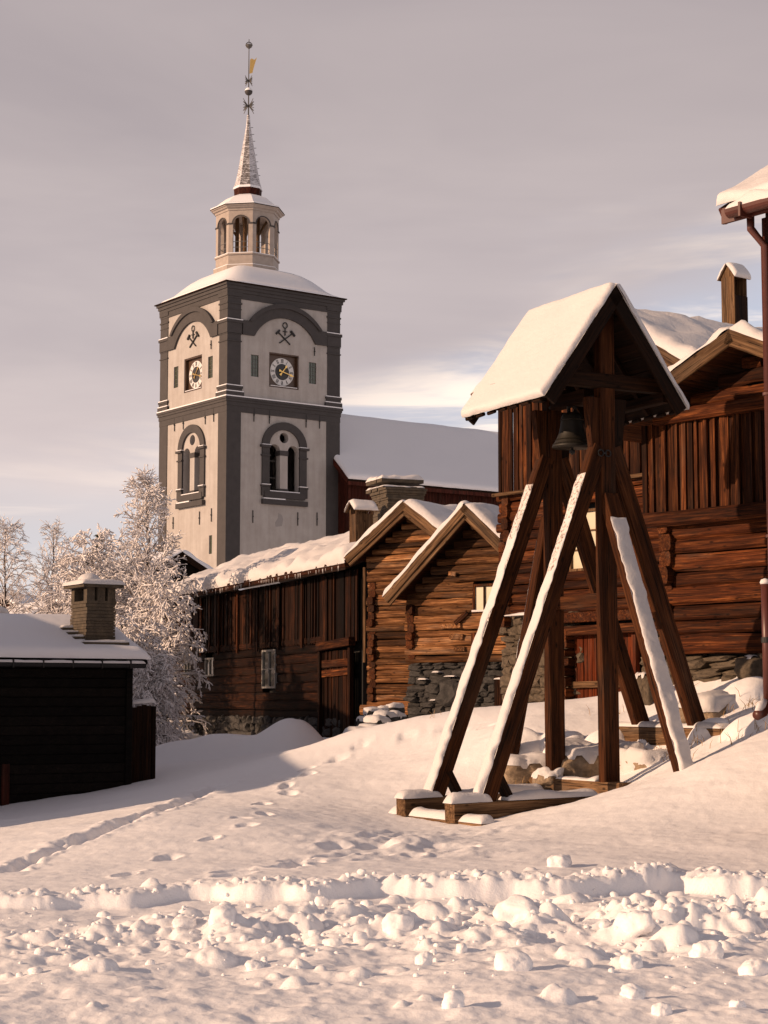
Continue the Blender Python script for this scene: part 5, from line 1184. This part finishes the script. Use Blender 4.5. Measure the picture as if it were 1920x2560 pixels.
tree('snowy_tree', 'broad snow laden tree directly behind the hut chimney', tbase(225, 60), at(235, 1368, 60).z, 3, nb=66, h0=.20, width=2.2, up=.5, droop=.35, rt=.12, shape=lambda h: .95 - .45 * h, **DENSE)
tree('snowy_tree', 'snow laden tree between the hut chimney and the tall birch', tbase(318, 61), at(318, 1395, 61).z, 4, nb=58, h0=.12, width=1.8, up=.5, droop=.4, rt=.10, shape=lambda h: .95 - .5 * h, **DENSE)
tree('snowy_tree', 'snow laden tree filling the space behind the tall birch stem', tbase(385, 63), at(385, 1425, 63).z, 10, nb=60, h0=.08, width=1.8, up=.4, droop=.45, rt=.10, shape=lambda h: .95 - .45 * h, **DENSE)
tree('snowy_tree', 'snow laden tree low on the left just above the hut roof ridge', tbase(160, 63), at(165, 1420, 63).z, 11, nb=54, h0=.12, width=1.7, up=.45, droop=.4, rt=.10, shape=lambda h: .95 - .45 * h, **DENSE)
tree('birch_tree', 'slender dark stemmed birch with thin frosty twigs left of the hut chimney', tbase(105, 66), at(150, 1335, 66).z, 5, nb=26, h0=.45, width=2.0, up=1.1, droop=.1, sub=6, tw=5, rt=.13, snow_r=.011, lean=(.06, 0), shape=lambda h: (1 - h) ** .6 * .9 + .15)
tree('birch_tree', 'bare frosty birch cut off by the left edge of the picture', tbase(5, 62), at(-10, 1320, 62).z, 6, nb=34, h0=.38, width=1.9, up=.8, droop=.25, sub=7, tw=6, rt=.12, snow_r=.013, clump=.02, lean=(.0, 0), shape=lambda h: (1 - h) ** .6 * .9 + .2)
tree('snowy_tree', 'small snow laden tree in the gap beside the board screen and barn', tbase(385, 50), at(385, 1640, 50).z, 8, nb=36, h0=.12, width=1.1, up=.3, droop=.5, rt=.07, shape=lambda h: .9 - .35 * h, sub=8, tw=7, snow_r=.019, clump=.034)
tree('snowy_tree', 'low snow laden tree half hidden behind the right end of the hut', tbase(345, 53), at(345, 1570, 53).z, 12, nb=52, h0=.06, width=1.3, up=.35, droop=.45, rt=.09, shape=lambda h: .95 - .4 * h, **DENSE)
def spruce(px, py, Y, seed):
    p = at(px, py, Y); rng = np.random.default_rng(seed); b = (p.x, Y, 0); T = empty('spruce_tree', b, 0, 'dark spruce top rising behind the snow laden trees', 'tree', 'snow covered trees by the hut'); H = p.z
    MB().tube([(0, 0, -.5), (0, 0, H - .1)], [.12, .01], 7).build('trunk', MAT['bark'], T); A, B_, C_, D_ = [], [], [], []; K, kr = [], []
    for i in range(70):
        h = 1 - (i / 70) ** 1.1 * .6; L = .10 + 1.9 * (1 - h) * rng.uniform(.7, 1.1); az = i * 2.4
        for j in range(9):
            f = (j + 1) / 9; d = np.array([math.cos(az), math.sin(az), -.12]); q = np.array([0, 0, h * H]) + d * L * f; e = q + np.array([rng.normal(0, .10), rng.normal(0, .10), -.05 + rng.normal(0, .06)]); A.append(q - d * .03); B_.append(e + d * .10); C_.append(.045); D_.append(.012)
            if rng.random() < .38: K.append(q + np.array([0, 0, .05])); kr.append(rng.uniform(.04, .09))
    V, F = prisms(A, B_, C_, D_, 4); tag(np_obj('crown', V, F, MAT['needles'], T, False), kind='stuff'); V, F = octas(K, kr, rng); tag(np_obj('snow_load', V, F, MAT['snow'], T), kind='stuff')
spruce(250, 1335, 72, 7)
spruce(215, 1385, 75, 9)
bpy.data.objects['spruce_tree.001']['label'] = 'shorter dark spruce top left of the taller spruce tip'

# ------------------------------------------------------------------ boulders, rubble and snow clods
def lump_mesh(seed, sub=3, amp=.28, block=.35, freq=1.7):
    bm = bmesh.new(); bmesh.ops.create_icosphere(bm, subdivisions=sub, radius=.5); c = np.array([v.co[:] for v in bm.verts])
    m = np.abs(c).max(1, keepdims=True); c = c * (1 - block) + c * (.44 / m) * block
    k = 1 + amp * fbm(c[:, 0] * freq + seed * 3.3, c[:, 1] * freq - seed, seed, 4, c[:, 2] * freq + seed)
    c = c * k[:, None]
    for v, q in zip(bm.verts, c): v.co = q
    return bm
def lump(name, seed, loc, size, mat, label=None, cat=None, group=None, sub=3, amp=.28, block=.35, cap=None, parent=None, rz=None):
    bm = lump_mesh(seed, sub, amp, block); me = bpy.data.meshes.new(name); bm.to_mesh(me); bm.free()
    o = mesh_obj(name, me, MAT[mat], parent, None, True); o.location = loc; o.scale = size; o.rotation_euler = (0, 0, (seed * 1.7) % 6.28 if rz is None else rz); tag(o, label, cat, group)
    if cap is not None:
        bm = lump_mesh(seed, sub, amp, block); kill = [v for v in bm.verts if v.co.z < cap + .07 * math.sin(v.co.x * 13 + seed) + .05 * math.sin(v.co.y * 17)]
        bmesh.ops.delete(bm, geom=kill, context='VERTS')
        for v in bm.verts: v.co = v.co + v.normal * .02 + Vector((0, 0, .06 * min(1, max(0, (v.co.z - cap) / .2))))
        me = bpy.data.meshes.new('snow_cap'); bm.to_mesh(me); bm.free(); mesh_obj('snow_cap', me, MAT['snow'], o, None, True)
    return o
def boulder(seed, px, py, Y, w, d, h, label, cap=.05, mat='rock', rz=None):
    p = at(px, py, Y); p.z -= .09; lump('boulder', seed, p, (w, d, h), mat, label, 'boulder', 'boulders on the bank behind the bell frame', 4, .34, .6, cap, rz=rz)
boulder(1, 1440, 1890, 26.6, 1.35, .9, .62, 'brown boulder with thick snow cap between the two bell frame posts', .0)
boulder(2, 1318, 1905, 26.6, .75, .6, .45, 'low brown boulder left of the bell frame posts under overhanging snow', -.02)
boulder(3, 1632, 1915, 25.6, .75, .7, .62, 'rounded boulder almost covered in snow right of the bell frame posts', -.18)
boulder(4, 1545, 1890, 26.2, .6, .6, .6, 'brown boulder peeping out just right of the right-hand bell post', .12)
boulder(5, 1735, 1902, 25.2, .55, .5, .4, 'small snowy boulder beside the foot of the snow covered right brace', .08)
boulder(6, 1800, 1772, 26.6, 1.5, .8, .62, 'long snow covered boulder with grass poking out below the log storehouse', .10)
boulder(7, 1880, 1868, 24.4, .85, .6, .32, 'flat brown boulder near the right edge under a roll of snow', .02)
boulder(8, 1612, 1712, 28.4, .34, .3, .5, 'single grey upright stone by the storehouse wall corner', .3, 'stone')
boulder(9, 1895, 1660, 27.6, .7, .5, .42, 'big rounded footing boulder at the base of the right log storehouse', .38, 'stone')
boulder(10, 1375, 1935, 26.0, .4, .4, .32, 'small snow dusted rock right behind the long sill beam', .10)
boulder(11, 1790, 1905, 24.6, .6, .5, .34, 'low boulder hidden under a smooth snow dome far right of the frame', -.15)
rr = random.Random(12)
RUB = [(905, 1845, 36, .55), (885, 1862, 35, .42), (940, 1812, 38, .5), (962, 1800, 38.5, .42), (925, 1828, 37, .38), (985, 1798, 39, .42), (990, 1822, 37.5, .34), (948, 1838, 36.5, .36), (972, 1842, 36.5, .3), (912, 1808, 39, .34), (935, 1790, 40, .4), (960, 1780, 41, .36), (985, 1775, 41, .34), (825, 1858, 46, .3)]
for i, (x, y, Y, s) in enumerate(RUB):
    lump('rubble_stone', 40 + i, at(x, y, Y), (s * 1.25, s, s * .8), 'dark_rock', 'snow capped rubble stone in the heap below the corner of the log houses', 'stone', 'rubble stones below the log houses', 3, .3, .5, .06)
CL = [(1300, 2275, 135, .62, 'biggest broad clod on the crest of the ploughed ridge, right of centre'), (1480, 2284, 128, .62, 'wide rough clod on the ridge, second right of the biggest clod'),
      (1592, 2310, 104, .80, 'tilted blocky clod on the ridge directly right of the wide rough clod'), (1284, 2402, 100, .82, 'squarish clod lying alone in front of the ridge below the biggest clod'),
      (1765, 2362, 96, .85, 'pointed clod high on the ridge at the right'), (1133, 2498, 66, 1.0, 'round snowball with a long shadow at the bottom, right of centre'),
      (1655, 2510, 58, .95, 'round snowball at the bottom right, lower of the touching pair'), (1578, 2478, 66, .75, 'flatter clod just up left of the bottom right snowball'),
      (1888, 2400, 82, .95, 'tall clod against the right edge of the picture'), (1845, 2506, 40, .85, 'small egg shaped clod near the bottom right corner'),
      (1000, 2292, 84, .95, 'upright wedge shaped clod at the middle of the ridge'), (1398, 2150, 62, 1.0, 'clod standing on the far bank of the cleared lane'),
      (561, 2296, 78, .85, 'largest pyramid shaped clod on the left half of the ridge'), (512, 2343, 36, 1.2, 'narrow upright clod just below the pyramid shaped clod'),
      (636, 2388, 56, .7, 'rounded clod lying forward on smooth snow, left half'), (463, 2298, 78, .6, 'low rough clod left of the pyramid shaped clod'),
      (120, 2296, 62, .6, 'low clod far left on the ridge'), (806, 2224, 36, 1.3, 'squared upright clod on the far bank, left of centre'),
      (829, 2322, 54, .95, 'clod with a lit left side, just right of the ridge middle gap'), (1060, 2395, 44, 1.2, 'stacked small clod in front of the wedge shaped clod'), (1575, 2395, 62, 1.0, 'broken double clod beneath the tilted blocky clod')]
for i, (x, y, w, asp, lab) in enumerate(CL):
    w *= .80; g = ground(x, y + w * asp * .33); s = w * g.y / FPX; z = gz(g.x, g.y)
    lump('snow_clod', 70 + i, (g.x, g.y, z + s * asp * .13), (s * 1.08, s * 1.05, s * asp * 1.05), 'clod', lab, 'snow clod', 'snow clods thrown up along the lane', 4, .29, .30)
def loose():
    rng = np.random.default_rng(4); bm = lump_mesh(5, 2, .4, .1); base = np.array([v.co[:] for v in bm.verts]); bm.verts.index_update(); fc = np.array([[v.index for v in f.verts] for f in bm.faces]); bm.free()
    Vs, Fs = [], []; k = 0
    n = 1500; X = rng.uniform(-4.2, 5.2, n); cl = cut_line(X); kind = rng.random(n)
    Y = np.where(kind < .70, cl - 2.1 + rng.normal(0, .80, n), np.where(kind < .84, cl + .02 + rng.normal(0, .12, n), cl - rng.uniform(.1, 5, n)))
    dens = np.clip(.30 + .10 * (X + 4), .25, 1); keep = rng.random(n) < dens; X, Y, kind = X[keep], Y[keep], kind[keep]; Z = terrain(X, Y)
    S_ = np.minimum(.11, .016 + rng.gamma(1.2, .016, len(X))) * np.where(kind < .88, 1, .6)
    for x, y, z, s in zip(X, Y, Z, S_):
        a = rng.uniform(0, 6.28); c, q = math.cos(a), math.sin(a); sc = rng.uniform(.7, 1.3, 3) * s; v = base * sc; v = v * (1 + rng.normal(0, .05, (len(v), 1)))
        v = np.c_[v[:, 0] * c - v[:, 1] * q, v[:, 0] * q + v[:, 1] * c, v[:, 2]]; Vs.append(v + np.array([x, y, z + s * .12])); Fs.append(fc + k); k += len(base)
    o = np_obj('loose_snow_crumbs', np.concatenate(Vs), np.concatenate(Fs), MAT['clod']); tag(o, 'loose crumbs and small lumps of snow scattered along the cleared lane', 'snow crumbs', None, 'stuff')
loose()

def dry_grass():
    rng = np.random.default_rng(3); A, B_, a, b = [], [], [], []
    X, Y_ = [], []
    for px, py, Y, n, sp in ((1800, 1790, 26.0, 60, .7), (1720, 1905, 25.0, 30, .25), (1580, 1905, 25.9, 35, .4), (1440, 1905, 26.1, 40, .5), (1310, 1910, 26.3, 30, .35), (1880, 1880, 24.1, 30, .4), (1105, 1800, 31.5, 6, .3), (1660, 1700, 28.3, 24, .5)):
        p = at(px, py, Y); X += list(p.x + rng.normal(0, sp, n)); Y_ += list(p.y + rng.normal(0, .15, n))
    for x, y, z in zip(X, Y_, terrain(np.array(X), np.array(Y_)) - .02):
        h = rng.uniform(.06, .2); l = rng.normal(0, .05, 2); q0 = np.array([x, y, z]); q1 = q0 + np.array([l[0] * .4, l[1] * .4, h * .6]); q2 = q0 + np.array([l[0] * 1.4, l[1] * 1.4, h])
        A += [q0, q1]; B_ += [q1, q2]; a += [.005, .004]; b += [.004, .0015]
    V, F = prisms(A, B_, a, b, 3); simple('straw', (.30, .19, .08), .8)
    tag(np_obj('dry_grass', V, F, MAT['straw'], None, False), 'dry straw coloured grass poking through the snow around the boulders', 'grass', None, 'stuff')
dry_grass()
